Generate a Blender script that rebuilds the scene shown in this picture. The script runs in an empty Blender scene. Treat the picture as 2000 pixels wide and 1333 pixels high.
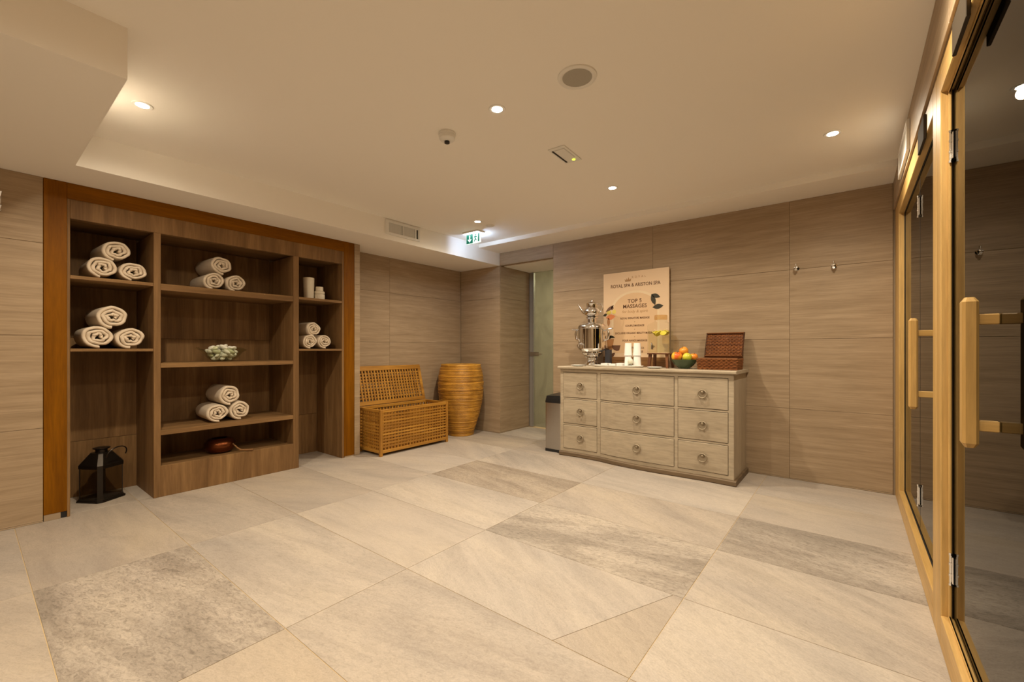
import bpy, math, random
from mathutils import Vector, Matrix
random.seed(7)
S = bpy.context.scene
COL = S.collection
PI = math.pi

# ------------------------------------------------------------------ camera, world, exposure
H = 1.12
cam_d = bpy.data.cameras.new('camera')
cam_d.sensor_fit = 'HORIZONTAL'; cam_d.sensor_width = 36.0
cam_d.lens = 843.13 / 2000 * 36.0
cam_d.shift_y = 16.6 / 2000
cam_d.clip_start = 0.02; cam_d.clip_end = 60
cam = bpy.data.objects.new('camera', cam_d); COL.objects.link(cam)
cam.location = (0, 0, H); cam.rotation_euler = (PI/2, 0, 0.6669)
S.camera = cam
w = bpy.data.worlds.new('world'); S.world = w; w.use_nodes = True
w.node_tree.nodes['Background'].inputs[0].default_value = (1.0, 0.8, 0.6, 1)
w.node_tree.nodes['Background'].inputs[1].default_value = 0.0
S.view_settings.view_transform = 'Standard'; S.view_settings.look = 'None'
S.view_settings.gamma = 1.0; S.view_settings.use_curve_mapping = False
S.view_settings.exposure = 0.40
LAMP_W, SPILL_W = 50.0, 12.0        # each ceiling downlight: beam and wide spill
LAMP_COL = (1.0, 0.86, 0.655)
EXIT_W = 2.3

# ------------------------------------------------------------------ room measures
XL, XR = -4.118, 0.25              # shelf wall face, sauna wall face
XN = -4.42                         # recessed wall behind the chest
YB, YF = 4.4246, -2.6              # end wall, wall behind the camera
ZS, ZB, ZC = 2.238, 2.4035, 2.45   # soffit, beam at end wall, ceiling

# ------------------------------------------------------------------ node helpers
def newmat(name):
    m = bpy.data.materials.new(name); m.use_nodes = True
    nt = m.node_tree; nt.nodes.clear()
    out = nt.nodes.new('ShaderNodeOutputMaterial')
    return m, nt, out
def N(nt, t, **kw):
    n = nt.nodes.new(t)
    for k, v in kw.items():
        if hasattr(n, k): setattr(n, k, v)
        else: n.inputs[k].default_value = v
    return n
def c4(c): return (c[0], c[1], c[2], 1.0)
def plain(name, col, rough=0.5, metal=0.0, emit=None, es=0.0, spec=0.5, bump=0.0, bscale=60, coat=0.0):
    m, nt, out = newmat(name)
    p = N(nt, 'ShaderNodeBsdfPrincipled')
    p.inputs['Base Color'].default_value = c4(col); p.inputs['Roughness'].default_value = rough
    p.inputs['Metallic'].default_value = metal; p.inputs['Specular IOR Level'].default_value = spec
    p.inputs['Coat Weight'].default_value = coat
    if emit: p.inputs['Emission Color'].default_value = c4(emit); p.inputs['Emission Strength'].default_value = es
    if bump:
        tc = N(nt, 'ShaderNodeTexCoord'); nz = N(nt, 'ShaderNodeTexNoise')
        nz.inputs['Scale'].default_value = bscale; nz.inputs['Detail'].default_value = 4
        nt.links.new(tc.outputs['Object'], nz.inputs['Vector'])
        b = N(nt, 'ShaderNodeBump'); b.inputs['Strength'].default_value = bump; b.inputs['Distance'].default_value = 0.005
        nt.links.new(nz.outputs['Fac'], b.inputs['Height']); nt.links.new(b.outputs['Normal'], p.inputs['Normal'])
    nt.links.new(p.outputs['BSDF'], out.inputs['Surface'])
    return m
def coords(nt, scale, rnd=7.0):
    tc = N(nt, 'ShaderNodeTexCoord'); oi = N(nt, 'ShaderNodeObjectInfo')
    mul = N(nt, 'ShaderNodeMath', operation='MULTIPLY'); mul.inputs[1].default_value = rnd
    nt.links.new(oi.outputs['Random'], mul.inputs[0])
    add = N(nt, 'ShaderNodeVectorMath', operation='ADD')
    nt.links.new(tc.outputs['Object'], add.inputs[0]); nt.links.new(mul.outputs[0], add.inputs[1])
    mp = N(nt, 'ShaderNodeMapping'); mp.inputs['Scale'].default_value = scale
    nt.links.new(add.outputs[0], mp.inputs['Vector'])
    return add, mp
def ramp(nt, stops):
    r = N(nt, 'ShaderNodeValToRGB'); e = r.color_ramp.elements
    while len(e) < len(stops): e.new(0.5)
    for i, (p, c) in enumerate(stops): e[i].position = p; e[i].color = c4(c)
    return r
def noise(nt, vec, scale, detail=6, rough=0.55, dist=0.0):
    n = N(nt, 'ShaderNodeTexNoise'); n.inputs['Scale'].default_value = scale; n.inputs['Detail'].default_value = detail
    n.inputs['Roughness'].default_value = rough; n.inputs['Distortion'].default_value = dist
    nt.links.new(vec, n.inputs['Vector']); return n
def mixc(nt, fac, a, b, mode='MIX'):
    m = N(nt, 'ShaderNodeMix', data_type='RGBA', blend_type=mode)
    if isinstance(fac, (int, float)): m.inputs['Factor'].default_value = fac
    else: nt.links.new(fac, m.inputs['Factor'])
    for s, v in ((6, a), (7, b)):
        if isinstance(v, tuple): m.inputs[s].default_value = c4(v)
        else: nt.links.new(v, m.inputs[s])
    return m.outputs[2]
def wood(name, dark, mid, light, axis='z', scale=9.0, rough=0.5, stretch=0.07, bump=0.12, rnd=7.0, contrast=1.0, coat=0.0, spec=0.4):
    m, nt, out = newmat(name)
    sc = [1, 1, 1]; sc['xyz'.index(axis)] = stretch
    add, mp = coords(nt, sc, rnd)
    n1 = noise(nt, mp.outputs[0], scale, 6, 0.6, 0.6)
    n2 = noise(nt, mp.outputs[0], scale*9, 4, 0.6, 0.2)
    d = 0.17/contrast
    r1 = ramp(nt, [(0.5-d*1.3, dark), (0.5, mid), (0.5+d*1.2, light)])
    nt.links.new(n1.outputs['Fac'], r1.inputs[0])
    r2 = ramp(nt, [(0.3, (0.72, 0.72, 0.72)), (0.62, (1.08, 1.08, 1.08))])
    nt.links.new(n2.outputs['Fac'], r2.inputs[0])
    col = mixc(nt, 0.6, r1.outputs[0], r2.outputs[0], 'MULTIPLY')
    p = N(nt, 'ShaderNodeBsdfPrincipled'); p.inputs['Roughness'].default_value = rough; p.inputs['Coat Weight'].default_value = coat; p.inputs['Specular IOR Level'].default_value = spec
    nt.links.new(col, p.inputs['Base Color'])
    b = N(nt, 'ShaderNodeBump'); b.inputs['Strength'].default_value = bump; b.inputs['Distance'].default_value = 0.004
    nt.links.new(n2.outputs['Fac'], b.inputs['Height']); nt.links.new(b.outputs['Normal'], p.inputs['Normal'])
    nt.links.new(p.outputs[0], out.inputs['Surface'])
    return m
def travertine(name):
    m, nt, out = newmat(name)
    add, mp = coords(nt, (0.40, 1, 7.5), 23.0)
    n1 = noise(nt, mp.outputs[0], 3.4, 8, 0.62, 0.25)
    mp2 = N(nt, 'ShaderNodeMapping'); mp2.inputs['Scale'].default_value = (1.6, 1, 42.0)
    nt.links.new(add.outputs[0], mp2.inputs['Vector'])
    n2 = noise(nt, mp2.outputs[0], 3.2, 5, 0.62, 0.3)
    r1 = ramp(nt, [(0.28, (0.315, 0.226, 0.139)), (0.46, (0.368, 0.269, 0.170)), (0.56, (0.398, 0.293, 0.188)), (0.74, (0.455, 0.342, 0.228))])
    nt.links.new(n1.outputs['Fac'], r1.inputs[0])
    r2 = ramp(nt, [(0.34, (0.80, 0.785, 0.77)), (0.58, (1.05, 1.05, 1.05))])
    nt.links.new(n2.outputs['Fac'], r2.inputs[0])
    col = mixc(nt, 0.75, r1.outputs[0], r2.outputs[0], 'MULTIPLY')
    p = N(nt, 'ShaderNodeBsdfPrincipled'); p.inputs['Roughness'].default_value = 0.5; p.inputs['Specular IOR Level'].default_value = 0.3
    nt.links.new(col, p.inputs['Base Color'])
    b = N(nt, 'ShaderNodeBump'); b.inputs['Strength'].default_value = 0.1; b.inputs['Distance'].default_value = 0.003
    nt.links.new(n2.outputs['Fac'], b.inputs['Height']); nt.links.new(b.outputs['Normal'], p.inputs['Normal'])
    nt.links.new(p.outputs[0], out.inputs['Surface'])
    return m
def quartzite(name):
    m, nt, out = newmat(name)
    tc = N(nt, 'ShaderNodeTexCoord'); oi = N(nt, 'ShaderNodeObjectInfo')
    at = N(nt, 'ShaderNodeAttribute', attribute_type='OBJECT', attribute_name='tone')
    st = N(nt, 'ShaderNodeAttribute', attribute_type='OBJECT', attribute_name='streak')
    mul = N(nt, 'ShaderNodeMath', operation='MULTIPLY'); mul.inputs[1].default_value = 31.0
    nt.links.new(oi.outputs['Random'], mul.inputs[0])
    add = N(nt, 'ShaderNodeVectorMath', operation='ADD')
    nt.links.new(tc.outputs['Object'], add.inputs[0]); nt.links.new(mul.outputs[0], add.inputs[1])
    rot = N(nt, 'ShaderNodeVectorRotate', rotation_type='Z_AXIS')
    nt.links.new(add.outputs[0], rot.inputs['Vector']); nt.links.new(st.outputs['Fac'], rot.inputs['Angle'])
    def mapped(sc):
        mp = N(nt, 'ShaderNodeMapping'); mp.inputs['Scale'].default_value = sc
        nt.links.new(rot.outputs[0], mp.inputs['Vector']); return mp.outputs[0]
    def rng(src, a0, a1, b0, b1):
        r = N(nt, 'ShaderNodeMapRange', interpolation_type='SMOOTHSTEP')
        for k, v in (('From Min', a0), ('From Max', a1), ('To Min', b0), ('To Max', b1)): r.inputs[k].default_value = v
        nt.links.new(src, r.inputs['Value']); return r.outputs[0]
    def mth(op, x, y):
        m_ = N(nt, 'ShaderNodeMath', operation=op)
        for i, v in enumerate((x, y)):
            if isinstance(v, (int, float)): m_.inputs[i].default_value = v
            else: nt.links.new(v, m_.inputs[i])
        return m_.outputs[0]
    tone = at.outputs['Fac']
    big = noise(nt, mapped((0.6, 1.3, 1)), 1.5, 5, 0.55, 0.5)
    streak = noise(nt, mapped((0.35, 1.9, 1)), 3.6, 9, 0.68, 0.7)
    flake = noise(nt, mapped((0.65, 1.6, 1)), 40.0, 9, 0.74, 1.2)
    grain = noise(nt, mapped((1, 1.2, 1)), 150.0, 3, 0.6, 0.0)
    r1 = ramp(nt, [(0.30, (0.425, 0.375, 0.330)), (0.5, (0.485, 0.420, 0.357)), (0.70, (0.545, 0.467, 0.378))])
    nt.links.new(big.outputs['Fac'], r1.inputs[0])
    # soft grey streaks on every tile, flaky split surface that grows with the tile's own tone
    sk = ramp(nt, [(0.34, (0.76, 0.75, 0.755)), (0.56, (1.04, 1.04, 1.04))]); nt.links.new(streak.outputs['Fac'], sk.inputs[0])
    col = mixc(nt, 0.55, r1.outputs[0], sk.outputs[0], 'MULTIPLY')
    fk = ramp(nt, [(0.36, (0.52, 0.50, 0.475)), (0.50, (0.92, 0.91, 0.895)), (0.64, (1.13, 1.12, 1.10))]); nt.links.new(flake.outputs['Fac'], fk.inputs[0])
    col = mixc(nt, mth('ADD', 0.22, mth('MULTIPLY', tone, 0.70)), col, fk.outputs[0], 'MULTIPLY')
    gk = ramp(nt, [(0.3, (0.90, 0.90, 0.90)), (0.7, (1.07, 1.07, 1.07))]); nt.links.new(grain.outputs['Fac'], gk.inputs[0])
    col = mixc(nt, 1.0, col, gk.outputs[0], 'MULTIPLY')
    patch = rng(mth('ADD', mth('MULTIPLY', big.outputs['Fac'], 0.6), mth('MULTIPLY', streak.outputs['Fac'], 0.4)), 0.60, 0.40, 0.30, 1.0)
    col3 = mixc(nt, mth('MULTIPLY', tone, patch), col, mixc(nt, 1.0, col, (0.70, 0.67, 0.62), 'MULTIPLY'))
    height = mth('ADD', mth('MULTIPLY', flake.outputs['Fac'], 0.7), mth('MULTIPLY', grain.outputs['Fac'], 0.3))
    # slight tint difference between tiles
    vr = N(nt, 'ShaderNodeMapRange'); vr.inputs['To Min'].default_value = 0.90; vr.inputs['To Max'].default_value = 1.06
    nt.links.new(oi.outputs['Random'], vr.inputs['Value'])
    vs_ = N(nt, 'ShaderNodeMapRange'); vs_.inputs['To Min'].default_value = 1.12; vs_.inputs['To Max'].default_value = 0.80
    nt.links.new(oi.outputs['Random'], vs_.inputs['Value'])
    hs = N(nt, 'ShaderNodeHueSaturation'); nt.links.new(col3, hs.inputs['Color']); nt.links.new(vs_.outputs[0], hs.inputs['Saturation']); nt.links.new(vr.outputs[0], hs.inputs['Value'])
    p = N(nt, 'ShaderNodeBsdfPrincipled'); p.inputs['Roughness'].default_value = 0.5; p.inputs['Specular IOR Level'].default_value = 0.35
    nt.links.new(hs.outputs[0], p.inputs['Base Color'])
    b = N(nt, 'ShaderNodeBump'); b.inputs['Strength'].default_value = 0.35; b.inputs['Distance'].default_value = 0.006
    nt.links.new(height, b.inputs['Height']); nt.links.new(b.outputs['Normal'], p.inputs['Normal'])
    nt.links.new(p.outputs[0], out.inputs['Surface'])
    return m
def thin_glass(name, tint, ior=1.5, rough=0.0, haze=0.0, haze_col=(0.8, 0.85, 0.78), refl=1.0):
    m, nt, out = newmat(name)
    fr = N(nt, 'ShaderNodeFresnel'); fr.inputs['IOR'].default_value = ior
    ge = N(nt, 'ShaderNodeNewGeometry')
    inv = N(nt, 'ShaderNodeMath', operation='SUBTRACT'); inv.inputs[0].default_value = refl
    nt.links.new(ge.outputs['Backfacing'], inv.inputs[1])
    cl = N(nt, 'ShaderNodeMath', operation='MAXIMUM'); cl.inputs[1].default_value = 0
    nt.links.new(inv.outputs[0], cl.inputs[0])
    mu = N(nt, 'ShaderNodeMath', operation='MULTIPLY')
    nt.links.new(fr.outputs[0], mu.inputs[0]); nt.links.new(cl.outputs[0], mu.inputs[1])
    tr = N(nt, 'ShaderNodeBsdfTransparent'); tr.inputs[0].default_value = c4(tint)
    gl = N(nt, 'ShaderNodeBsdfGlossy'); gl.inputs['Roughness'].default_value = rough; gl.inputs['Color'].default_value = (1, 1, 1, 1)
    body = tr.outputs[0]
    if haze:
        tl = N(nt, 'ShaderNodeBsdfTranslucent'); tl.inputs[0].default_value = c4(haze_col)
        df = N(nt, 'ShaderNodeBsdfDiffuse'); df.inputs[0].default_value = c4(haze_col)
        m0 = N(nt, 'ShaderNodeMixShader'); m0.inputs[0].default_value = 0.45
        nt.links.new(tl.outputs[0], m0.inputs[1]); nt.links.new(df.outputs[0], m0.inputs[2])
        m1 = N(nt, 'ShaderNodeMixShader'); m1.inputs[0].default_value = haze
        nt.links.new(body, m1.inputs[1]); nt.links.new(m0.outputs[0], m1.inputs[2]); body = m1.outputs[0]
    mx = N(nt, 'ShaderNodeMixShader')
    nt.links.new(mu.outputs[0], mx.inputs[0]); nt.links.new(body, mx.inputs[1]); nt.links.new(gl.outputs[0], mx.inputs[2])
    nt.links.new(mx.outputs[0], out.inputs['Surface'])
    return m
def rattan(name, dark, light, zscale=70.0, rough=0.45):
    m, nt, out = newmat(name)
    add, mp = coords(nt, (0.6, 0.6, zscale), 3.0)
    n1 = noise(nt, mp.outputs[0], 1.0, 3, 0.5, 0.0)
    r1 = ramp(nt, [(0.32, dark), (0.66, light)]); nt.links.new(n1.outputs['Fac'], r1.inputs[0])
    mp2 = N(nt, 'ShaderNodeMapping'); mp2.inputs['Scale'].default_value = (1, 1, 1)
    nt.links.new(add.outputs[0], mp2.inputs['Vector'])
    n2 = noise(nt, mp2.outputs[0], 9.0, 3, 0.5, 0.0)
    r2 = ramp(nt, [(0.35, (0.72, 0.68, 0.6)), (0.6, (1.05, 1.05, 1.05))]); nt.links.new(n2.outputs['Fac'], r2.inputs[0])
    col = mixc(nt, 0.8, r1.outputs[0], r2.outputs[0], 'MULTIPLY')
    p = N(nt, 'ShaderNodeBsdfPrincipled'); p.inputs['Roughness'].default_value = rough
    nt.links.new(col, p.inputs['Base Color']); nt.links.new(p.outputs[0], out.inputs['Surface'])
    return m
def fruit(name, a, b, scale=14):
    m, nt, out = newmat(name)
    add, mp = coords(nt, (1, 1, 0.7), 9.0)
    n1 = noise(nt, mp.outputs[0], scale, 3, 0.5, 0.3)
    r1 = ramp(nt, [(0.42, a), (0.60, b)]); nt.links.new(n1.outputs['Fac'], r1.inputs[0])
    p = N(nt, 'ShaderNodeBsdfPrincipled'); p.inputs['Roughness'].default_value = 0.35
    nt.links.new(r1.outputs[0], p.inputs['Base Color']); nt.links.new(p.outputs[0], out.inputs['Surface'])
    return m
def emitter(name, col, s):
    m, nt, out = newmat(name)
    e = N(nt, 'ShaderNodeEmission'); e.inputs[0].default_value = c4(col); e.inputs[1].default_value = s
    nt.links.new(e.outputs[0], out.inputs['Surface']); return m

MT = {}
MT['tile_wall'] = travertine('travertine_tile')
MT['grout'] = plain('grout', (0.34, 0.25, 0.16), 0.9)
MT['tile_floor'] = quartzite('quartzite_tile')
MT['floor_grout'] = plain('floor_grout', (0.62, 0.47, 0.27), 0.9)
MT['paint'] = plain('white_paint', (0.91, 0.87, 0.80), 0.85, spec=0.2, bump=0.03, bscale=180)
def mottled(name, a, b, scale):
    m, nt, out = newmat(name)
    add, mp = coords(nt, (1, 1, 0.7), 5.0)
    n1 = noise(nt, mp.outputs[0], scale, 6, 0.6, 1.4)
    r1 = ramp(nt, [(0.36, a), (0.62, b)]); nt.links.new(n1.outputs['Fac'], r1.inputs[0])
    p = N(nt, 'ShaderNodeBsdfPrincipled'); p.inputs['Roughness'].default_value = 0.6
    nt.links.new(r1.outputs[0], p.inputs['Base Color']); nt.links.new(p.outputs[0], out.inputs['Surface'])
    return m
MT['plaster'] = mottled('grey_beige_mottle', (0.34, 0.31, 0.235), (0.66, 0.60, 0.48), 2.2)  # blotchy blend of two greyish beiges, seen through the frosted door
OAKC = ((0.140, 0.074, 0.028), (0.215, 0.118, 0.047), (0.310, 0.180, 0.075))
MT['oak_z'] = wood('oak_upright', *OAKC, axis='z', scale=10, rough=0.6, spec=0.2)
MT['oak_y'] = wood('oak_lengthwise', *OAKC, axis='y', scale=10, rough=0.6, spec=0.2)
TK = ((0.145, 0.050, 0.0006), (0.200, 0.071, 0.0008), (0.255, 0.094, 0.001))
MT['teak_z'] = wood('orange_wood_upright', *TK, axis='z', scale=14, rough=0.5, spec=0.12)
MT['teak_y'] = wood('orange_wood_lengthwise', *TK, axis='y', scale=14, rough=0.5, spec=0.12)
PN = ((0.47, 0.28, 0.085), (0.58, 0.36, 0.12), (0.66, 0.43, 0.165))
MT['pine_z'] = wood('pale_sauna_wood_upright', *PN, axis='z', scale=9, rough=0.42)
MT['pine_y'] = wood('pale_sauna_wood_lengthwise', *PN, axis='y', scale=9, rough=0.42)
MT['pine_x'] = wood('pale_sauna_wood_cross', *PN, axis='x', scale=9, rough=0.42)
GR = ((0.36, 0.29, 0.20), (0.45, 0.37, 0.265), (0.52, 0.44, 0.32))
MT['dresser'] = wood('limed_wood', *GR, axis='x', scale=7, rough=0.55, stretch=0.12, contrast=0.8)
MT['dresser_side'] = wood('limed_wood_side', *GR, axis='z', scale=7, rough=0.55, stretch=0.12, contrast=0.8)
MT['plinth'] = wood('brown_plinth_wood', (0.12, 0.080, 0.045), (0.17, 0.115, 0.065), (0.22, 0.155, 0.09), axis='x', rough=0.6)
AC = ((0.26, 0.11, 0.014), (0.43, 0.20, 0.028), (0.58, 0.30, 0.05))
MT['acacia_y'] = wood('acacia_lengthwise', *AC, axis='y', scale=12, rough=0.42, rnd=40)
MT['acacia_z'] = wood('acacia_upright', *AC, axis='z', scale=12, rough=0.42, rnd=40)
MT['acacia_x'] = wood('acacia_cross', *AC, axis='x', scale=12, rough=0.42, rnd=40)
MT['rattan'] = rattan('honey_rattan', (0.30, 0.135, 0.014), (0.72, 0.37, 0.05), 55)
MT['wicker'] = rattan('brown_wicker', (0.13, 0.04, 0.010), (0.30, 0.105, 0.026), 90, 0.5)
MT['wicker_edge'] = plain('wicker_edge', (0.20, 0.075, 0.02), 0.5, bump=0.3, bscale=120)
MT['towel'] = plain('cream_terry', (0.70, 0.585, 0.45), 0.95, spec=0.1, bump=0.6, bscale=260)
MT['chrome'] = plain('chrome', (0.82, 0.82, 0.82), 0.09, 1.0)
MT['steel'] = plain('brushed_steel', (0.50, 0.48, 0.45), 0.32, 1.0)
MT['alu'] = plain('grey_aluminium', (0.48, 0.48, 0.47), 0.4, 0.7)
MT['black'] = plain('black_plastic', (0.012, 0.012, 0.013), 0.35)
MT['seal'] = plain('black_seal', (0.006, 0.005, 0.004), 0.6)
MT['iron'] = plain('dark_patinated_metal', (0.035, 0.028, 0.022), 0.32, 0.8)
MT['pewter'] = plain('antique_pewter', (0.34, 0.275, 0.19), 0.42, 0.5)
MT['white'] = plain('white_ceramic', (0.85, 0.83, 0.79), 0.25)
MT['paper'] = plain('white_paper', (0.88, 0.86, 0.82), 0.75)
MT['whitepl'] = plain('white_plastic', (0.80, 0.78, 0.73), 0.45)
MT['grille'] = plain('grey_grille', (0.42, 0.39, 0.33), 0.7, bump=0.5, bscale=400)
MT['darkgap'] = plain('dark_gap', (0.035, 0.028, 0.02), 0.8)
MT['ivory'] = plain('ivory_vase', (0.74, 0.66, 0.52), 0.45)
MT['pebble'] = plain('pale_pebble', (0.88, 0.86, 0.74), 0.45, bump=0.1, bscale=60)
MT['pebble2'] = plain('greenish_pebble', (0.62, 0.64, 0.42), 0.4, bump=0.1, bscale=60)
MT['bowlglass'] = thin_glass('smoky_bowl_glass', (0.86, 0.88, 0.82), 1.5)
MT['copper'] = plain('dark_copper', (0.17, 0.05, 0.016), 0.3, 0.9)
MT['greenglaze'] = plain('green_glaze', (0.055, 0.095, 0.045), 0.25, coat=0.3)
MT['glass'] = thin_glass('clear_glass', (0.965, 0.97, 0.955), 1.45)
MT['water'] = thin_glass('lemon_water', (0.94, 0.94, 0.86), 1.2)
MT['amber'] = thin_glass('amber_glass', (0.90, 0.80, 0.62), 1.5)
MT['lanternglass'] = thin_glass('lantern_glass', (0.82, 0.80, 0.76), 1.45)
MT['bronzeglass'] = thin_glass('bronze_tinted_glass', (0.030, 0.022, 0.014), 1.45, refl=0.66)
MT['frost'] = thin_glass('frosted_glass', (0.74, 0.77, 0.68), 1.45, 0.12, 0.30, (0.56, 0.52, 0.44))
MT['lemon'] = plain('lemon_slice', (0.80, 0.68, 0.10), 0.4)
MT['darkwood'] = wood('dark_stand_wood', (0.09, 0.03, 0.012), (0.15, 0.055, 0.02), (0.22, 0.085, 0.03), axis='z', rough=0.4)
MT['ledge'] = wood('brown_ledge_wood', (0.15, 0.07, 0.02), (0.22, 0.105, 0.035), (0.28, 0.14, 0.05), axis='x', rough=0.5)
MT['slate'] = plain('dark_slate_box', (0.045, 0.045, 0.055), 0.5)
MT['apple1'] = fruit('red_yellow_apple', (0.80, 0.14, 0.02), (0.85, 0.55, 0.04))
MT['apple2'] = fruit('yellow_green_apple', (0.55, 0.55, 0.04), (0.75, 0.66, 0.06))
MT['apple3'] = fruit('orange_apple', (0.78, 0.20, 0.02), (0.82, 0.34, 0.04))
MT['stem'] = plain('brown_stem', (0.08, 0.045, 0.02), 0.7)
MT['lamp'] = emitter('lamp_glow', (1.0, 0.86, 0.66), 26.0)
MT['exitglow'] = emitter('exit_light', (0.86, 0.93, 1.0), 5.0)
MT['exitgreen'] = plain('exit_green', (0.0, 0.17, 0.115), 0.4, emit=(0.0, 0.20, 0.14), es=0.22)
MT['exitwhite'] = plain('exit_white', (0.75, 0.9, 0.85), 0.4, emit=(0.75, 0.98, 0.92), es=0.55)
MT['led'] = emitter('green_led', (0.62, 0.75, 0.05), 2.2)
MT['poster'] = plain('poster_print', (0.74, 0.545, 0.36), 0.32)
MT['arch'] = plain('poster_arch', (0.68, 0.465, 0.275), 0.34)
MT['ink'] = plain('brown_ink', (0.13, 0.055, 0.02), 0.5)
MT['ink2'] = plain('light_brown_ink', (0.40, 0.22, 0.09), 0.5)
MT['leaf'] = plain('dark_leaf_print', (0.035, 0.03, 0.015), 0.5)
MT['potprint'] = plain('pot_print', (0.42, 0.20, 0.075), 0.5)
MT['cupprint'] = plain('cup_print', (0.14, 0.065, 0.035), 0.5)
MT['limeprint'] = plain('lime_print', (0.70, 0.55, 0.12), 0.5)
MT['coralprint'] = plain('coral_print', (0.72, 0.25, 0.10), 0.5)
MT['plaque'] = plain('brown_plaque', (0.055, 0.042, 0.029), 0.8, spec=0.05)
MT['plaquewhite'] = plain('white_panel', (0.70, 0.67, 0.62), 0.35)
MT['cabin'] = wood('cabin_timber', (0.25, 0.16, 0.08), (0.34, 0.22, 0.11), (0.42, 0.28, 0.15), axis='y', rough=0.6)

# ------------------------------------------------------------------ mesh helpers
WL = {}
def wl(o): return WL.get(o.name, Vector((0, 0, 0)))
class MB:
    def __init__(s): s.v = []; s.f = []
    def add(s, vs, fs):
        b = len(s.v); s.v += [tuple(v) for v in vs]; s.f += [tuple(i+b for i in f) for f in fs]; return s
    def box(s, lo, hi):
        x0, y0, z0 = lo; x1, y1, z1 = hi
        return s.add([(x0,y0,z0),(x1,y0,z0),(x1,y1,z0),(x0,y1,z0),(x0,y0,z1),(x1,y0,z1),(x1,y1,z1),(x0,y1,z1)],
                     [(0,3,2,1),(4,5,6,7),(0,1,5,4),(1,2,6,5),(2,3,7,6),(3,0,4,7)])
    def rbox(s, lo, hi, r=0.003):
        # box with chamfered edges
        x0,y0,z0 = lo; x1,y1,z1 = hi
        r = min(r, (x1-x0)*0.45, (y1-y0)*0.45, (z1-z0)*0.45)
        pts = []; 
        for z, ins in ((z0, r), (z0+r, 0), (z1-r, 0), (z1, r)):
            a0, a1, b0, b1 = x0+ins, x1-ins, y0+ins, y1-ins
            q = r
            pts.append([(a0+q,b0,z),(a1-q,b0,z),(a1,b0+q,z),(a1,b1-q,z),(a1-q,b1,z),(a0+q,b1,z),(a0,b1-q,z),(a0,b0+q,z)])
        return s.loft(pts, True, True)
    def loft(s, rings, cap0=True, cap1=True, closed=True):
        n = len(rings[0]); b = len(s.v); fs = []
        for r in rings: s.v += [tuple(p) for p in r]
        for k in range(len(rings)-1):
            for i in range(n if closed else n-1):
                j = (i+1) % n
                fs.append((b+k*n+i, b+k*n+j, b+(k+1)*n+j, b+(k+1)*n+i))
        if cap0: fs.append(tuple(b+i for i in reversed(range(n))))
        if cap1: fs.append(tuple(b+(len(rings)-1)*n+i for i in range(n)))
        s.f += fs; return s
    def prism(s, poly, z0, z1):
        return s.loft([[(x, y, z0) for x, y in poly], [(x, y, z1) for x, y in poly]])
    def lathe(s, prof, c=(0,0,0), n=32, sx=1.0, sy=1.0, cap0=True, cap1=True):
        rings = [[(c[0]+sx*r*math.cos(2*PI*i/n), c[1]+sy*r*math.sin(2*PI*i/n), c[2]+z) for i in range(n)] for r, z in prof]
        return s.loft(rings, cap0, cap1)
    def tube(s, path, r, n=8, closed=False):
        P = [Vector(p) for p in path]; rings = []; m = len(P)
        rr = r if isinstance(r, (list, tuple)) else [r]*m
        up = Vector((0, 0, 1)); prev = None
        for i in range(m):
            if closed: t = P[(i+1) % m]-P[i-1]
            else: t = P[min(i+1, m-1)]-P[max(i-1, 0)]
            t.normalize()
            a = (prev - t*prev.dot(t)) if prev is not None else (up.cross(t) if abs(t.z) < 0.95 else Vector((1,0,0)).cross(t))
            a.normalize(); prev = a; b = t.cross(a)
            rings.append([tuple(P[i]+(a*math.cos(2*PI*k/n)+b*math.sin(2*PI*k/n))*rr[i]) for k in range(n)])
        if closed: rings.append(rings[0]); return s.loft(rings, False, False)
        return s.loft(rings)
    def cyl(s, a, b, r, n=16): return s.tube([a, b], r, n)
    def xf(s, M, start=0):
        s.v[start:] = [tuple(M @ Vector(v)) for v in s.v[start:]]; return s
    def build(s, name, mat, parent=None, origin=None, smooth=False, ang=40):
        o0 = Vector(origin) if origin is not None else (wl(parent) if parent else Vector((0,0,0)))
        me = bpy.data.meshes.new(name)
        me.from_pydata([tuple(Vector(v)-o0) for v in s.v], [], s.f)
        me.materials.append(MT[mat] if isinstance(mat, str) else mat)
        me.update()
        if smooth:
            me.polygons.foreach_set('use_smooth', [True]*len(me.polygons)); me.set_sharp_from_angle(angle=math.radians(ang))
        o = bpy.data.objects.new(name, me); COL.objects.link(o)
        WL[o.name] = o0
        if parent: o.parent = parent; o.location = o0 - wl(parent)
        else: o.location = o0
        return o
def tag(o, label=None, cat=None, group=None, kind=None):
    if label: o['label'] = label
    if cat: o['category'] = cat
    if group: o['group'] = group
    if kind: o['kind'] = kind
    return o
def thing(name, loc, label=None, cat=None, group=None, kind=None):
    o = bpy.data.objects.new(name, None); COL.objects.link(o); o.empty_display_size = 0.05
    o.location = loc; WL[o.name] = Vector(loc)
    return tag(o, label, cat, group, kind)
def copyo(o, parent, world):
    c = o.copy(); COL.objects.link(c); c.parent = parent; WL[c.name] = Vector(world)
    c.location = Vector(world) - (wl(parent) if parent else Vector((0,0,0)))
    return c
_tc = {}
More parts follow.
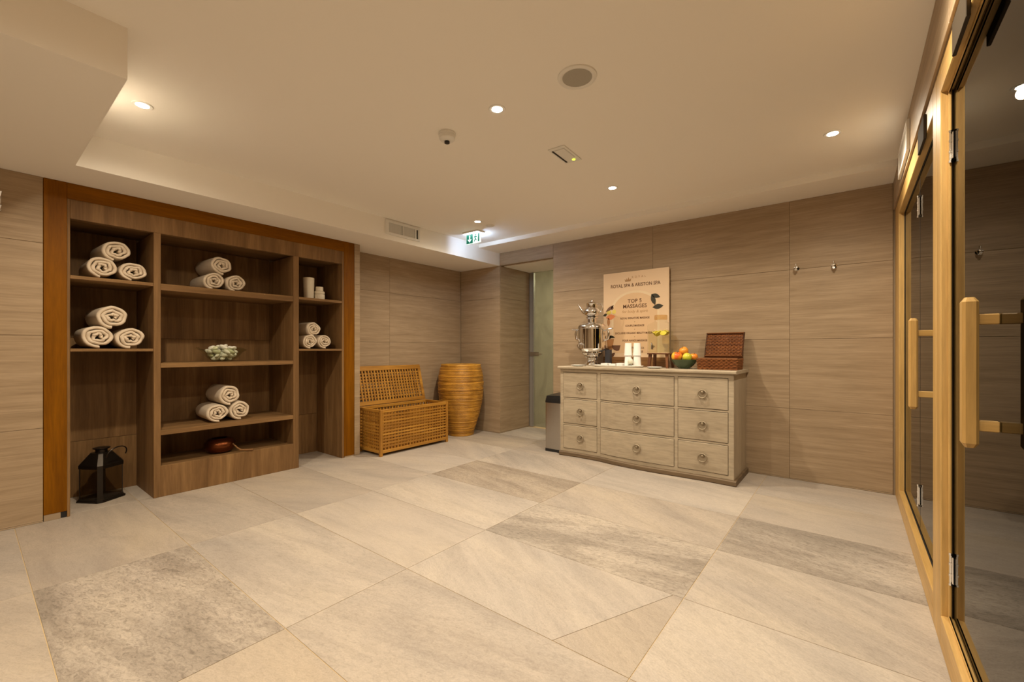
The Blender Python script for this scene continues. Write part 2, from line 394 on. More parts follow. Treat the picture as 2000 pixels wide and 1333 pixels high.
def slab(name, mat, size, center, parent, rotz=0.0, r=0.0012):
    # a rectangular piece with its own origin; alike pieces share mesh data
    key = (name, mat, tuple(round(x, 4) for x in size))
    if key not in _tc:
        h = [x/2 for x in size]
        o = MB().rbox((-h[0],-h[1],-h[2]), (h[0],h[1],h[2]), r).build(name, mat, None, (0,0,0))
        _tc[key] = o.data
        o.parent = parent; 
    else:
        o = bpy.data.objects.new(name, _tc[key]); COL.objects.link(o); o.parent = parent
    WL[o.name] = Vector(center); o.location = Vector(center) - (wl(parent) if parent else Vector((0,0,0)))
    o.rotation_euler = (0, 0, rotz)
    return o
def splits(a, b, joints):
    p = [a] + sorted(j for j in joints if a+0.004 < j < b-0.004) + [b]
    return list(zip(p[:-1], p[1:]))
ROWS = [0.01+0.6*k for k in range(5)]
G = 0.0018
def tiles_y(parent, X, y0, y1, z0, z1, yj, face=1, zj=ROWS):
    # tiles standing in the plane x = X, visible side towards +x (face 1) or -x
    for a, b in splits(y0, y1, yj):
        for c, d in splits(z0, z1, zj):
            slab('tile', 'tile_wall', (b-a-G, 0.010, d-c-G), (X-face*0.005, (a+b)/2, (c+d)/2), parent, PI/2 if face > 0 else -PI/2)
def tiles_x(parent, Y, x0, x1, z0, z1, xj, face=-1, zj=ROWS):
    for a, b in splits(x0, x1, xj):
        for c, d in splits(z0, z1, zj):
            slab('tile', 'tile_wall', (b-a-G, 0.010, d-c-G), ((a+b)/2, Y-face*0.005, (c+d)/2), parent, 0 if face < 0 else PI)

# ------------------------------------------------------------------ the setting
fl = tag(MB().box((-4.75, YF-0.1, -0.10), (0.36, 7.6, -0.0022)).build('floor', 'floor_grout'), 'beige stone tiled floor', None, None, 'structure')
XJ = [-0.5945+1.1915*k for k in range(-4, 2)]
YJ = [0.1965+0.602*k for k in range(-5, 13)]
DARK = {(2, 0): 0.85, (3, 3): 0.95, (4, 4): 0.85, (2, 4): 0.75, (4, 3): 0.22, (3, 0): 0.10, (3, 4): 0.18, (1, 1): 0.2, (2, 5): 0.25}
def floor_piece(x0, x1, y0, y1, tone, ang):
    o = slab('tile', 'tile_floor', (x1-x0-0.003, y1-y0-0.003, 0.0022), ((x0+x1)/2, (y0+y1)/2, -0.0011), fl, 0, 0.0006)
    o['tone'] = tone; o['streak'] = ang
for i, (a, b) in enumerate(splits(-4.66, 0.30, XJ)):
    for (c, d) in splits(YF, YB, YJ):
        row = int(round((c-0.1965)/0.602)); colx = int(round((min(b, 0.597)+0.5945)/1.1915))+3
        if row == 2 and colx == 3:
            # the one tile with a diagonal cut at its right-hand end
            e = 0.0015; xa, xb = -0.905, -0.640
            for poly, tn in (([(a+e, c+e), (xa-e, c+e), (xb-e, d-e), (a+e, d-e)], 0.08), ([(xa+e, c+e), (b-e, c+e), (b-e, d-e), (xb+e, d-e)], 0.12)):
                o = MB().prism(poly, -0.0022, 0.0).build('tile', 'tile_floor', fl, ((a+b)/2, (c+d)/2, -0.0011))
                o['tone'] = tn; o['streak'] = 0.5
            continue
        floor_piece(a, b, c, d, DARK.get((colx, row), random.choice([0.0, 0.05, 0.12, 0.2])), random.choice([0.0, 0.15, -0.2, 0.5, -0.45]))
for (a, b) in splits(-3.70, -2.84, XJ):
    floor_piece(a, b, YB, 5.06, 0.1, 0.2)
for (a, b) in splits(-3.70, -1.6, XJ):
    for (c, d) in splits(5.16, 7.5, YJ): floor_piece(a, b, c, d, 0.05, 0.2)

ce = tag(MB().box((-4.75, YF-0.1, ZC), (0.36, YB+0.1, ZC+0.12)).build('ceiling', 'paint'), 'white painted ceiling', None, None, 'structure')
MB().box((-4.75, YF-0.1, ZS), (-3.70, YB+0.02, ZC)).build('soffit', 'paint', ce)
MB().box((-3.70, YF-0.1, ZS), (-2.355, 0.4193, ZC)).build('soffit', 'paint', ce)
MB().box((-3.70, 4.02, ZB), (XR+0.02, YB+0.02, ZC)).build('soffit', 'paint', ce)

# wall with the shelves
wL = MB()
wL.box((-4.75, YF-0.1, 0), (XL-0.010, 0.318, ZS))            # left of the shelf unit
wL.box((-4.75, 0.318, 0), (-4.65, 2.548, ZS))                # behind the shelf unit
wL.box((-4.75, 2.548, 0), (XL-0.010, 2.602, ZS))             # stone pier right of it
wL.box((-4.75, 2.602, 0), (XN-0.010, YB+0.1, ZS))            # recessed wall
wL = tag(wL.build('wall_left', 'grout'), 'travertine tiled wall around the towel shelves', None, None, 'structure')
tiles_y(wL, XL, YF, 0.3185, 0, ZS, [-0.881, -2.081])
tiles_y(wL, XL, 2.5475, 2.612, 0, ZS, [])
tiles_y(wL, XN, 2.612, YB-0.010, 0, ZS, [3.207])
for c, d in splits(0, ZS, ROWS):
    slab('tile', 'tile_wall', (0.29, 0.010, d-c-G), (-4.275, 2.607, (c+d)/2), wL, PI)

# end wall with the passage opening
OX0, OX1 = -3.69, -2.848
wB = MB()
wB.box((-4.75, YB+0.010, 0), (OX0-0.010, YB+0.12, ZC)); wB.box((OX1+0.010, YB+0.010, 0), (XR+0.1, YB+0.12, ZC))
wB.box((OX0-0.010, YB+0.010, ZS+0.008), (OX1+0.010, YB+0.12, ZC))
wB = tag(wB.build('wall_back', 'grout'), 'travertine tiled wall behind the dresser', None, None, 'structure')
XJB = [-0.424-1.2*k for k in range(5)]
tiles_x(wB, YB, XN, OX0, 0, ZS, [])
tiles_x(wB, YB, OX0, OX1, ZS, ZB, [])
tiles_x(wB, YB, OX1, XR, 0, ZB, [-0.424, -1.624])
wP = MB()
wP.box((OX0-0.12, YB+0.12, 0), (OX0-0.010, 5.16, ZC)); wP.box((OX1+0.010, YB+0.12, 0), (OX1+0.12, 5.16, ZC))
wP = tag(wP.build('wall_passage', 'grout'), 'tiled sides of the short passage to the glass door', None, None, 'structure')
tiles_y(wP, OX0, YB+0.012, 5.09, 0, ZS, [], 1); tiles_y(wP, OX1, YB+0.012, 5.09, 0, ZS, [], -1)
MB().box((OX0-0.12, YB+0.10, ZS), (OX1+0.12, 5.16, ZS+0.10)).build('soffit', 'paint', ce)

# room beyond the glass door
wC = MB()
wC.box((-3.82, 5.16, -0.008), (-3.70, 7.6, 2.45)); wC.box((-3.82, 7.5, 0), (-1.5, 7.6, 2.45)); wC.box((-1.6, 5.16, 0), (-1.5, 7.5, 2.45))
wC.box((OX1+0.12, 5.14, 0), (-1.5, 5.16, 2.45)); wC.box((-3.82, 5.16, 2.45), (-1.5, 7.6, 2.5))
tag(wC.build('wall_beyond', 'plaster'), 'grey-green walls of the room beyond the glass door', None, None, 'structure')
ld = bpy.data.lights.new('room_light', 'AREA'); ld.energy = 24; ld.size = 0.5; ld.color = (1.0, 0.86, 0.64)
lo = bpy.data.objects.new('room_light', ld); COL.objects.link(lo); lo.location = (-2.7, 6.2, 2.43)
lo['label'] = 'ceiling light of the room beyond'; lo['category'] = 'light'

# wall with the sauna doors
FX = 0.262; GX = 0.294
ZT, ZH, ZSILL = 2.084, 2.190, 0.122
wR = MB()
wR.box((XR+0.010, YF-0.1, ZH), (0.36, YB+0.1, ZC)); wR.box((XR+0.010, YF-0.1, 0), (0.36, 1.05, ZH))
wR = tag(wR.build('wall_right', 'grout'), 'tiled wall above and beside the sauna doors', None, None, 'structure')
tiles_y(wR, XR, YF, 4.4246, ZH+0.001, ZC, [0.8, 2.0, 3.2, -0.4, -1.6], -1, [])
tiles_y(wR, XR, YF, 1.05, 0, ZH-0.001, [0.0, -1.2], -1)
wF = tag(MB().box((-4.75, YF-0.12, 0), (0.36, YF-0.010, ZC)).build('wall_front', 'grout'), 'tiled wall behind the viewer', None, None, 'structure')
tiles_x(wF, YF, XL, XR, 0, ZC, XJB, 1)
# dark timber cabin behind the tinted doors
cb = MB()
cb.box((0.36, 0.95, -0.1), (2.2, 1.0, 2.35)); cb.box((0.36, YB+0.02, -0.1), (2.2, YB+0.08, 2.35)); cb.box((2.2, 1.0, -0.1), (2.26, 4.5, 2.35))
cb.box((0.36, 1.0, -0.1), (2.26, 4.5, -0.01)); cb.box((0.36, 1.0, 2.3), (2.26, 4.5, 2.35)); cb.box((0.36, 2.34, 0), (2.2, 2.40, 2.3))
tag(cb.build('wall_cabin', 'cabin'), 'unlit timber cabins behind the tinted doors', None, None, 'structure')

# ------------------------------------------------------------------ sauna doors
def handle(parent, y, xb, zc, length):
    # square wooden bar on two pegs, one outside and one inside the pane
    h = MB(); n = len(h.v)
    hx, hy, c = 0.0155, 0.021, 0.006
    def bar(x0, x1, sgn):
        poly = [(x0+c, y-hy), (x1-c, y-hy), (x1, y-hy+c), (x1, y+hy-c), (x1-c, y+hy), (x0+c, y+hy), (x0, y+hy-c), (x0, y-hy+c)]
        z0, z1 = zc-length/2, zc+length/2
        mid = [(x0+x1)/2, y]
        ins = [(mid[0]+(px-mid[0])*0.55, mid[1]+(py-mid[1])*0.55) for px, py in poly]
        return [[(px, py, z0) for px, py in ins], [(px, py, z0+0.012) for px, py in poly], [(px, py, z1-0.012) for px, py in poly], [(px, py, z1) for px, py in ins]]
    ho = MB().loft(bar(xb-hx, xb+hx, 1)).build('handle', 'pine_z', parent, (xb, y, zc))
    hi = 2*GX+0.010-xb
    for dz in (0.137, -0.137):
        MB().rbox((xb+hx-0.002, y-0.010, zc+dz-0.0135), (GX-0.0004, y+0.010, zc+dz+0.0135), 0.002).build('handle_peg', 'pine_x', ho)
    hb = MB().loft(bar(hi-hx, hi+hx, 1)).build('handle', 'pine_z', parent, (hi, y, zc))
    for dz in (0.137, -0.137):
        MB().rbox((GX+0.0104, y-0.010, zc+dz-0.0135), (hi-hx+0.002, y+0.010, zc+dz+0.0135), 0.002).build('handle_peg', 'pine_x', hb)
    return ho
def hinge(parent, y, z, s=1):
    h = MB()
    h.rbox((GX-0.006, y-0.022, z-0.048), (GX-0.0006, y-0.004, z+0.048), 0.0015)
    h.cyl((GX-0.0075, y, z-0.058), (GX-0.0075, y, z+0.058), 0.0042, 12)
    for dz in (-0.056, -0.02, 0.02, 0.056): h.cyl((GX-0.0075, y, z+dz-0.004), (GX-0.0075, y, z+dz+0.004), 0.0058, 12)
    return h.build('hinge', 'chrome', parent, smooth=True)
def frame_piece(name, lo, hi, mat, parent): return MB().rbox(lo, hi, 0.003).build(name, mat, parent, tuple((a+b)/2 for a, b in zip(lo, hi)))
FB = 0.345
d2 = tag(thing('door_2', (FX, 3.28, 0)), 'far tinted glass sauna front with pale wood frame beside the corner', None, None, 'structure')
frame_piece('frame_post', (FX, 4.10, 0), (FB, 4.418, ZH), 'pine_z', d2)
frame_piece('frame_post', (FX, 2.369, 0), (FB, 2.467, ZH), 'pine_z', d2)
frame_piece('frame_header', (FX, 2.467, ZT), (FB, 4.10, ZH), 'pine_y', d2)
frame_piece('frame_sill', (FX, 2.467, 0), (FB, 4.10, ZSILL), 'pine_y', d2)
MB().box((GX, 3.246, ZSILL+0.006), (GX+0.008, 4.092, ZT-0.006)).build('fixed_pane', 'bronzeglass', d2)
lf2 = MB().box((GX, 2.478, ZSILL+0.006), (GX+0.008, 3.236, ZT-0.006)).build('glass_leaf', 'bronzeglass', d2)
sl = MB(); sl.box((GX-0.0004, 3.2365, ZSILL), (GX+0.010, 3.2455, ZT)); sl.box((GX-0.003, 4.0925, ZSILL), (GX+0.010, 4.0998, ZT))
sl.box((GX-0.004, 2.4795, ZT-0.0058), (GX+0.010, 4.09, ZT-0.0002)); sl.box((GX-0.004, 2.4795, ZSILL+0.0002), (GX+0.010, 4.09, ZSILL+0.0058))
sl.build('seal', 'seal', d2)
hinge(d2, 3.245, 1.905); hinge(d2, 3.245, 0.318)
handle(d2, 2.665, 0.2185, 1.056, 0.412)
d3 = tag(thing('door_3', (FX, 1.83, 0)), 'near tinted glass sauna door with pale wood frame', None, None, 'structure')
frame_piece('frame_post', (FX, 2.271, 0), (FB, 2.368, ZH), 'pine_z', d3)
frame_piece('frame_post', (FX, 1.052, 0), (FB, 1.20, ZH), 'pine_z', d3)
frame_piece('frame_header', (FX, 1.20, ZT), (FB, 2.271, ZH), 'pine_y', d3)
frame_piece('frame_sill', (FX, 1.20, 0), (FB, 2.271, ZSILL), 'pine_y', d3)
frame_piece('frame_stop', (0.2815, 2.256, ZSILL), (0.2912, 2.2708, ZT), 'pine_z', d3)
frame_piece('frame_stop', (0.2800, 1.205, ZT-0.012), (0.2885, 2.2585, ZT-0.0002), 'pine_y', d3)
frame_piece('frame_stop', (0.2800, 1.205, ZSILL+0.0002), (0.2885, 2.2585, ZSILL+0.010), 'pine_y', d3)
MB().box((GX, 1.204, ZSILL+0.006), (GX+0.008, 2.2675, ZT-0.006)).build('glass_leaf', 'bronzeglass', d3)
sl = MB(); sl.box((GX-0.001, 2.268, ZSILL), (GX+0.010, 2.2708, ZT)); sl.build('seal', 'seal', d3)
hinge(d3, 2.2505, 1.868); hinge(d3, 2.2505, 0.31)
handle(d3, 1.622, 0.2405, 1.0605, 0.39)

# plaques on the header and the framed panel above
def plaque(y0, y1, z0, z1, lab):
    t = thing('door_plaque', (XR, (y0+y1)/2, z0), lab, 'sign')
    MB().rbox((0.2515, y0, z0), (0.2615, y1, z1), 0.0015).build('plate', 'plaque', t)
    return t
plaque(2.655, 2.868, 2.062, 2.172, 'small dark plaque on the header of the far sauna door')
plaque(1.740, 1.955, 2.055, 2.160, 'small dark plaque on the header of the near sauna door')
wf = thing('framed_panel', (XR-0.002, 3.46, 2.215), 'white framed panel on the wall above the far sauna door', 'sign')
fm = MB()
for lo, hi in (((0.234, 3.19, 2.215), (0.2485, 3.73, 2.235)), ((0.234, 3.19, 2.36), (0.2485, 3.73, 2.38)), ((0.234, 3.19, 2.235), (0.2485, 3.21, 2.36)), ((0.234, 3.71, 2.235), (0.2485, 3.73, 2.36))):
    fm.box(lo, hi)
fm.build('panel_frame', 'whitepl', wf); MB().box((0.241, 3.21, 2.235), (0.2485, 3.71, 2.36)).build('panel_sheet', 'plaquewhite', wf)

# ------------------------------------------------------------------ glass door of the passage
d1 = tag(thing('door_1', (-3.27, 5.11, 0)), 'frosted glass door at the end of the passage', None, None, 'structure')
fr = MB(); fr.box((OX0+0.001, 5.095, 0.002), (-3.632, 5.16, ZS-0.002)); fr.build('door_jamb', 'alu', d1)
MB().box((-3.628, 5.105, 0.012), (OX1-0.002, 5.115, ZS-0.004)).build('glass_leaf', 'frost', d1)
MB().box((-3.63, 5.10, 0.012), (-3.617, 5.12, ZS-0.004)).build('edge_strip', 'alu', d1)
hd = MB(); hd.rbox((-3.675, 5.080, 1.025), (-3.52, 5.104, 1.085), 0.004); hd.build('lock_case', 'steel', d1)
MB().tube([(-3.55, 5.08, 1.055), (-3.55, 5.045, 1.055), (-3.54, 5.04, 1.055), (-3.43, 5.04, 1.055)], 0.009, 10).build('lever', 'chrome', d1, smooth=True)

# ------------------------------------------------------------------ shelf unit
SX = -4.63   # inner face of back panel
su = thing('shelf_unit', (-4.37, 1.43, 0), 'built-in oak towel shelf unit framed in orange wood', 'shelf')
def part(name, lo, hi, mat, parent=su, r=0.0015):
    return MB().rbox(lo, hi, r).build(name, mat, parent, tuple((a+b)/2 for a, b in zip(lo, hi)))
part('frame_post', (-4.20, 0.320, 0.042), (XL, 0.427, ZS-0.001), 'teak_z'); part('frame_post', (-4.20, 2.4295, 0.014), (XL, 2.5460, ZS-0.001), 'teak_z')
part('frame_header', (-4.20, 0.4272, 2.130), (XL, 2.4293, ZS-0.001), 'teak_y')
part('post_foot', (-4.20, 0.321, 0.0), (XL-0.002, 0.398, 0.0415), 'grout'); part('post_foot', (-4.20, 2.436, 0.0), (XL-0.002, 2.545, 0.0135), 'grout')
part('foot_gap', (-4.20, 0.3985, 0.0005), (XL-0.008, 0.4265, 0.041), 'black')
part('upright', (SX, 0.4272, 0), (XL-0.001, 0.442, 2.1298), 'oak_z'); part('upright', (SX, 2.406, 0), (XL-0.001, 2.429, 2.1298), 'oak_z')
part('upright', (SX, 0.882, 0), (XL+0.001, 0.925, 2.0), 'oak_z'); part('upright', (SX, 1.914, 0), (XL+0.001, 1.965, 2.0), 'oak_z')
part('valance', (-4.16, 0.4422, 2.0002), (XL, 2.4058, 2.1298), 'oak_z')
part('top_panel', (SX, 0.4422, 2.02), (-4.1602, 2.4058, 2.045), 'oak_y')
for y0, y1 in ((0.4422, 0.8818), (0.9252, 1.9138), (1.9652, 2.4058)):
    for z0, z1 in ((0.0, 0.42), (0.422, 1.21), (1.212, 2.018)):
        part('back_panel', (SX-0.018, y0, z0), (SX-0.0002, y1, z1), 'oak_z')
for y0, y1 in ((0.4422, 0.8818), (1.9652, 2.4058)):
    part('shelf', (SX, y0, 1.597), (XL-0.003, y1, 1.6205), 'oak_y'); part('shelf', (SX, y0, 1.106), (XL-0.003, y1, 1.126), 'oak_y')
part('shelf', (SX, 0.9252, 1.571), (XL-0.001, 1.9138, 1.6205), 'oak_y')
part('shelf', (SX, 0.9252, 0.981), (XL-0.001, 1.9138, 1.016), 'oak_y')
part('shelf', (SX, 0.9252, 0.468), (XL-0.001, 1.9138, 0.504), 'oak_y')
part('shelf', (SX, 0.9252, 0.190), (-4.1402, 1.9138, 0.225), 'oak_y')
part('plinth_board', (-4.14, 0.9252, 0.0), (XL-0.001, 1.9138, 0.235), 'oak_z')

# ------------------------------------------------------------------ towels
def towel_mesh(R, L, seed, turns=2.9):
    rnd = random.Random(seed); r0 = 0.011; t = (R-r0)/turns; npt = 26
    n = int(npt*turns)+1
    ph = [rnd.uniform(0, 6.28) for _ in range(4)]; sq = rnd.uniform(0.84, 0.96); tilt = rnd.uniform(-0.4, 0.4)
    a0 = -PI/2 - 2*PI*turns + rnd.uniform(-0.3, 0.1)
    xs = [(0.0, 0.30), (-0.004, 0.72), (-0.012, 0.93), (-0.035, 0.96), (-L*0.5, 0.96), (-L+0.02, 0.96), (-L+0.005, 0.7), (-L, 0.3)]
    m = MB(); rings = []
    for k, (x, hs) in enumerate(xs):
        outer, inner = [], []
        for i in range(n):
            th = 2*PI*turns*i/(n-1); a = a0+th; f = th/(2*PI*turns)
            rc = r0 + t*th/(2*PI)
            wob = (0.20*math.sin(5*a+ph[0])+0.20*math.sin(2.3*a+ph[1])+0.10*math.sin(9*a+ph[2]))*t*(1-0.80*f)*min(1, 4*f+0.2)
            wob += 0.05*t*math.sin(2*a+ph[3]+k*0.4)
            dx = 0.004*math.sin(4*a+ph[2])*(1 if k < 3 else 0)
            for lst, s in ((outer, 1), (inner, -1)):
                r = max(0.002, rc+wob+s*hs*t*0.5)
                y, z = r*math.cos(a), r*math.sin(a)*sq
                lst.append((x+dx, y*math.cos(tilt*0.15)-z*math.sin(tilt*0.15), z))
        rings.append(outer+inner[::-1])
    m.loft(rings, False, False)
    nn = 2*n; b = 0
    for base, rev in ((0, False), ((len(xs)-1)*nn, True)):
        for i in range(n-1):
            q = (base+i, base+i+1, base+nn-2-i, base+nn-1-i)
            m.f.append(q if rev else tuple(reversed(q)))
    zmin = min(v[2] for v in m.v)
    m.v = [(v[0], v[1], v[2]-zmin) for v in m.v]
    return m, max(v[2] for v in m.v)
def towel(x, y, z, R, L, seed, rz, label, group):
    m, h = towel_mesh(R, L, seed)
    o = m.build('rolled_towel', 'towel', None, (0, 0, 0), True, 50)
    o.location = (x, y, z); o.rotation_euler = (0, 0, rz)
    return tag(o, label, 'towel', group), h
def towel_pile(yl, yr, yt, z, R, x, L, where, seed, rz=0.0, dzt=None, rt=None):
    _, h = towel(x, yl, z, R, L, seed, rz, 'left bottom rolled cream towel in the pile %s' % where, 'towels rolled %s' % where)
    towel(x-0.005, yr, z, R*0.98, L, seed+1, rz, 'right bottom rolled cream towel in the pile %s' % where, 'towels rolled %s' % where)
    towel(x-0.015, yt, z+(dzt if dzt else h*0.90), (rt or R), L, seed+2, rz+0.05, 'rolled cream towel on top of the pile %s' % where, 'towels rolled %s' % where)
towel_pile(0.610, 0.778, 0.688, 1.6208, 0.079, -4.15, 0.36, 'in the top left shelf cell', 11)
towel_pile(0.585, 0.760, 0.665, 1.1263, 0.084, -4.14, 0.36, 'in the second left cell', 21)
towel_pile(1.305, 1.470, 1.365, 1.6208, 0.078, -4.20, 0.36, 'on the top middle shelf', 31, dzt=0.134)
towel_pile(2.105, 2.255, 2.150, 1.1263, 0.071, -4.17, 0.36, 'below the white vase', 41)
towel_pile(1.330, 1.500, 1.425, 0.5043, 0.081, -4.20, 0.34, 'on the low middle shelf', 51, rz=-0.05)

# ------------------------------------------------------------------ ornaments in the shelf unit
def lathe_thing(name, prof, c, mat, label, cat, n=36, parent=None, sx=1, sy=1):
    o = MB().lathe(prof, c, n, sx, sy).build(name, mat, parent, c, True)
    if not parent: tag(o, label, cat)
    return o
vc = (-4.26, 2.13, 1.6208)
lathe_thing('vase', [(0.042, 0), (0.046, 0.003), (0.049, 0.10), (0.052, 0.205), (0.051, 0.213), (0.046, 0.213), (0.043, 0.12), (0.03, 0.03), (0.005, 0.028)], vc, 'ivory', 'tall ivory cylinder vase on the right top shelf', 'vase')
jc = (-4.25, 2.235, 1.6208)
jr = thing('lidded_jar', jc, 'short ivory jar with stacked lid beside the tall vase', 'jar')
MB().lathe([(0.046, 0), (0.050, 0.004), (0.052, 0.05), (0.049, 0.058), (0.02, 0.06)], jc, 32).build('jar_body', 'ivory', jr, None, True)
MB().lathe([(0.03, 0.0605), (0.050, 0.061), (0.050, 0.085), (0.037, 0.092), (0.036, 0.13), (0.033, 0.134), (0.005, 0.134)], jc, 32).build('lid', 'ivory', jr, None, True)

bc = (-4.33, 1.40, 1.0162)
gb = thing('glass_bowl', bc, 'shallow smoky glass bowl with wavy rim holding pebbles', 'bowl')
prof = [(0.07, 0.004), (0.105, 0.02), (0.135, 0.05), (0.165, 0.085), (0.205, 0.108)]
rings = []
n = 48
def bw(r, z, i, f):
    a = 2*PI*i/n
    k = 1+0.10*f*math.cos(2*a)+0.06*f*math.sin(5*a)
    return (bc[0]+r*k*math.cos(a)*0.8, bc[1]+r*k*math.sin(a), bc[2]+z+0.010*f*math.sin(3*a+0.7))
for q, (r, z) in enumerate(prof): rings.append([bw(r, z, i, q/4) for i in range(n)])
for q, (r, z) in reversed(list(enumerate(prof))): rings.append([bw(r-0.004, z+0.004, i, q/4) for i in range(n)])
MB().loft(rings, True, True).build('bowl_shell', 'bowlglass', gb, None, True)
rp = random.Random(5)
k = 0
for ring_r, z, cnt in ((0.0, 0.030, 1), (0.055, 0.028, 6), (0.085, 0.052, 9), (0.03, 0.062, 3), (0.10, 0.084, 10), (0.045, 0.096, 5), (0.085, 0.116, 8), (0.03, 0.128, 3)):
    for i in range(cnt):
        a = 2*PI*i/max(cnt, 1)+rp.uniform(-0.2, 0.2); rr = rp.uniform(0.018, 0.025)
        px, py = bc[0]+ring_r*0.8*math.cos(a), bc[1]+ring_r*math.sin(a)
        m = MB().lathe([(0.15, -0.95), (0.6, -0.75), (0.92, -0.35), (1, 0), (0.9, 0.4), (0.6, 0.76), (0.15, 0.96)], (0, 0, 0), 10)
        M = Matrix.Translation((px, py, bc[2]+z)) @ Matrix.Rotation(rp.uniform(0, 6), 4, 'Z') @ Matrix.Rotation(rp.uniform(-0.9, 0.9), 4, 'X') @ Matrix.Rotation(rp.uniform(-0.6, 0.6), 4, 'Y') @ Matrix.Diagonal((rr*1.45, rr, rr*0.72, 1))
        m.xf(M); o = m.build('pebble', 'pebble' if rp.random() < 0.8 else 'pebble2', None, (px, py, bc[2]+z), True)
        tag(o, 'pale pebble heaped in the glass bowl on the middle shelf', 'pebble', 'pebbles in the glass bowl'); k += 1

cc = (-4.34, 1.385, 0.2252)
cp = thing('copper_bowl', cc, 'dark copper bowl in the lowest shelf compartment', 'bowl')
MB().lathe([(0.06, 0), (0.095, 0.012), (0.115, 0.045), (0.112, 0.085), (0.09, 0.115), (0.06, 0.125), (0.058, 0.121), (0.085, 0.110), (0.105, 0.08), (0.105, 0.05), (0.08, 0.018), (0.01, 0.012)], cc, 36).build('bowl_body', 'copper', cp, None, True)
stick = tag(MB().tube([(-4.235, 1.45, 0.300), (-4.20, 1.475, 0.262), (-4.165, 1.49, 0.2475), (-4.13, 1.53, 0.2455), (-4.105, 1.565, 0.2475)], [0.006, 0.007, 0.008, 0.009, 0.008], 10).build('mallet', 'ledge', None, (-4.13, 1.53, 0.2365), True), 'thin wooden stick lying out of the copper bowl over the plinth', 'stick')

# lantern
lc = (-4.425, 0.640, 0.0)
ln = thing('lantern', lc, 'dark metal lantern with glass sides on the floor', 'lantern')
def octo(hw, c, z): return [(hw-c, -hw, z), (hw, -hw+c, z), (hw, hw-c, z), (hw-c, hw, z), (-hw+c, hw, z), (-hw, hw-c, z), (-hw, -hw+c, z), (-hw+c, -hw, z)]
def lnb(name, mat, m, smooth=False):
    m.xf(Matrix.Translation(lc)); return m.build(name, mat, ln, None, smooth)
hw = 0.098; ch = 0.022
lnb('base', 'iron', MB().loft([octo(hw+0.008, ch, 0.0), octo(hw+0.008, ch, 0.008), octo(hw, ch, 0.016), octo(hw, ch, 0.024)]))
po = octo(hw-0.003, ch, 0)
for q in range(0, 8, 2):
    a, b = Vector(po[q-0]), Vector(po[(q+1) % 8])
    m = MB()
    nrm = Vector(((a+b).x, (a+b).y, 0)).normalized()*0.005
    m.loft([[tuple(a), tuple(b), tuple(b-nrm), tuple(a-nrm)], [tuple(p+Vector((0, 0, 0.22))) for p in (a, b, b-nrm, a-nrm)]]); m.xf(Matrix.Translation((0, 0, 0.0242)))
    lnb('corner_strip', 'iron', m)
    b2, c2 = Vector(po[(q+1) % 8]), Vector(po[(q+2) % 8])
    nr = Vector(((b2+c2).x, (b2+c2).y, 0)).normalized()
    m = MB(); b3, c3 = b2-nr*0.002, c2-nr*0.002; d = (c3-b3).normalized()*0.001; b3 += d; c3 -= d
    m.loft([[tuple(b3), tuple(c3), tuple(c3-nr*0.002), tuple(b3-nr*0.002)], [tuple(p+Vector((0, 0, 0.22))) for p in (b3, c3, c3-nr*0.002, b3-nr*0.002)]]); m.xf(Matrix.Translation((0, 0, 0.0242)))
    lnb('pane', 'lanternglass', m)
lnb('roof', 'iron', MB().loft([octo(hw, ch, 0.2445), octo(hw, ch, 0.268), octo(0.055, 0.018, 0.345), octo(0.050, 0.018, 0.352)]))
lnb('cap', 'iron', MB().lathe([(0.035, 0.3522), (0.035, 0.372), (0.050, 0.380), (0.050, 0.386), (0.02, 0.392)], (0, 0, 0), 24), True)
ringm = MB().tube([(0.0, 0.074*math.cos(a), 0.362+0.074*math.sin(a)*0.8) for a in [(-0.25+(PI+0.5)*i/20) for i in range(21)]], 0.004, 8)
ringm.xf(Matrix.Rotation(0.35, 4, 'Y')); lnb('carry_ring', 'iron', ringm, True)
ln.rotation_euler = (0, 0, 0.58)

# ------------------------------------------------------------------ lattice chest and rattan pot
CX0, CX1, CY0, CY1, CH = -4.262, -3.850, 2.680, 3.640, 0.488
chest = thing('storage_chest', ((CX0+CX1)/2, (CY0+CY1)/2, 0), 'open acacia lattice chest with its lid propped against the wall', 'chest')
P = 0.032
for x0 in (CX0, CX1-P):
    for y0 in (CY0, CY1-P): part('post', (x0, y0, 0), (x0+P, y0+P, CH), 'acacia_z', chest, 0.003)
for x0 in (CX0+0.002, CX1-P+0.006):
    part('rail', (x0, CY0+P, CH-0.032), (x0+0.024, CY1-P, CH), 'acacia_y', chest, 0.003); part('rail', (x0, CY0+P, 0.030), (x0+0.024, CY1-P, 0.062), 'acacia_y', chest, 0.003)
for y0 in (CY0+0.002, CY1-P+0.006):
    part('rail', (CX0+P, y0, CH-0.032), (CX1-P, y0+0.024, CH), 'acacia_x', chest, 0.003); part('rail', (CX0+P, y0, 0.030), (CX1-P, y0+0.024, 0.062), 'acacia_x', chest, 0.003)
part('bottom_panel', (CX0+0.03, CY0+0.03, 0.035), (CX1-0.03, CY1-0.03, 0.045), 'acacia_y', chest)
zlo, zhi = 0.0622, CH-0.0322
nv, nh = 21, 11
for xf, s in ((CX1-0.0145, 1), (CX0+0.0095, -1)):
    for i in range(nv):
        y = CY0+P+(CY1-CY0-2*P)*(i+1)/(nv+1); slab('slat', 'acacia_z', (0.010, 0.0205, zhi-zlo), (xf-s*0.0052, y, (zlo+zhi)/2), chest, 0, 0.001)
    for j in range(nh):
        z = zlo+(zhi-zlo)*(j+1)/(nh+1); slab('slat', 'acacia_y', (0.007, CY1-CY0-2*P-0.001, 0.0165), (xf+s*0.0037, (CY0+CY1)/2, z), chest, 0, 0.001)
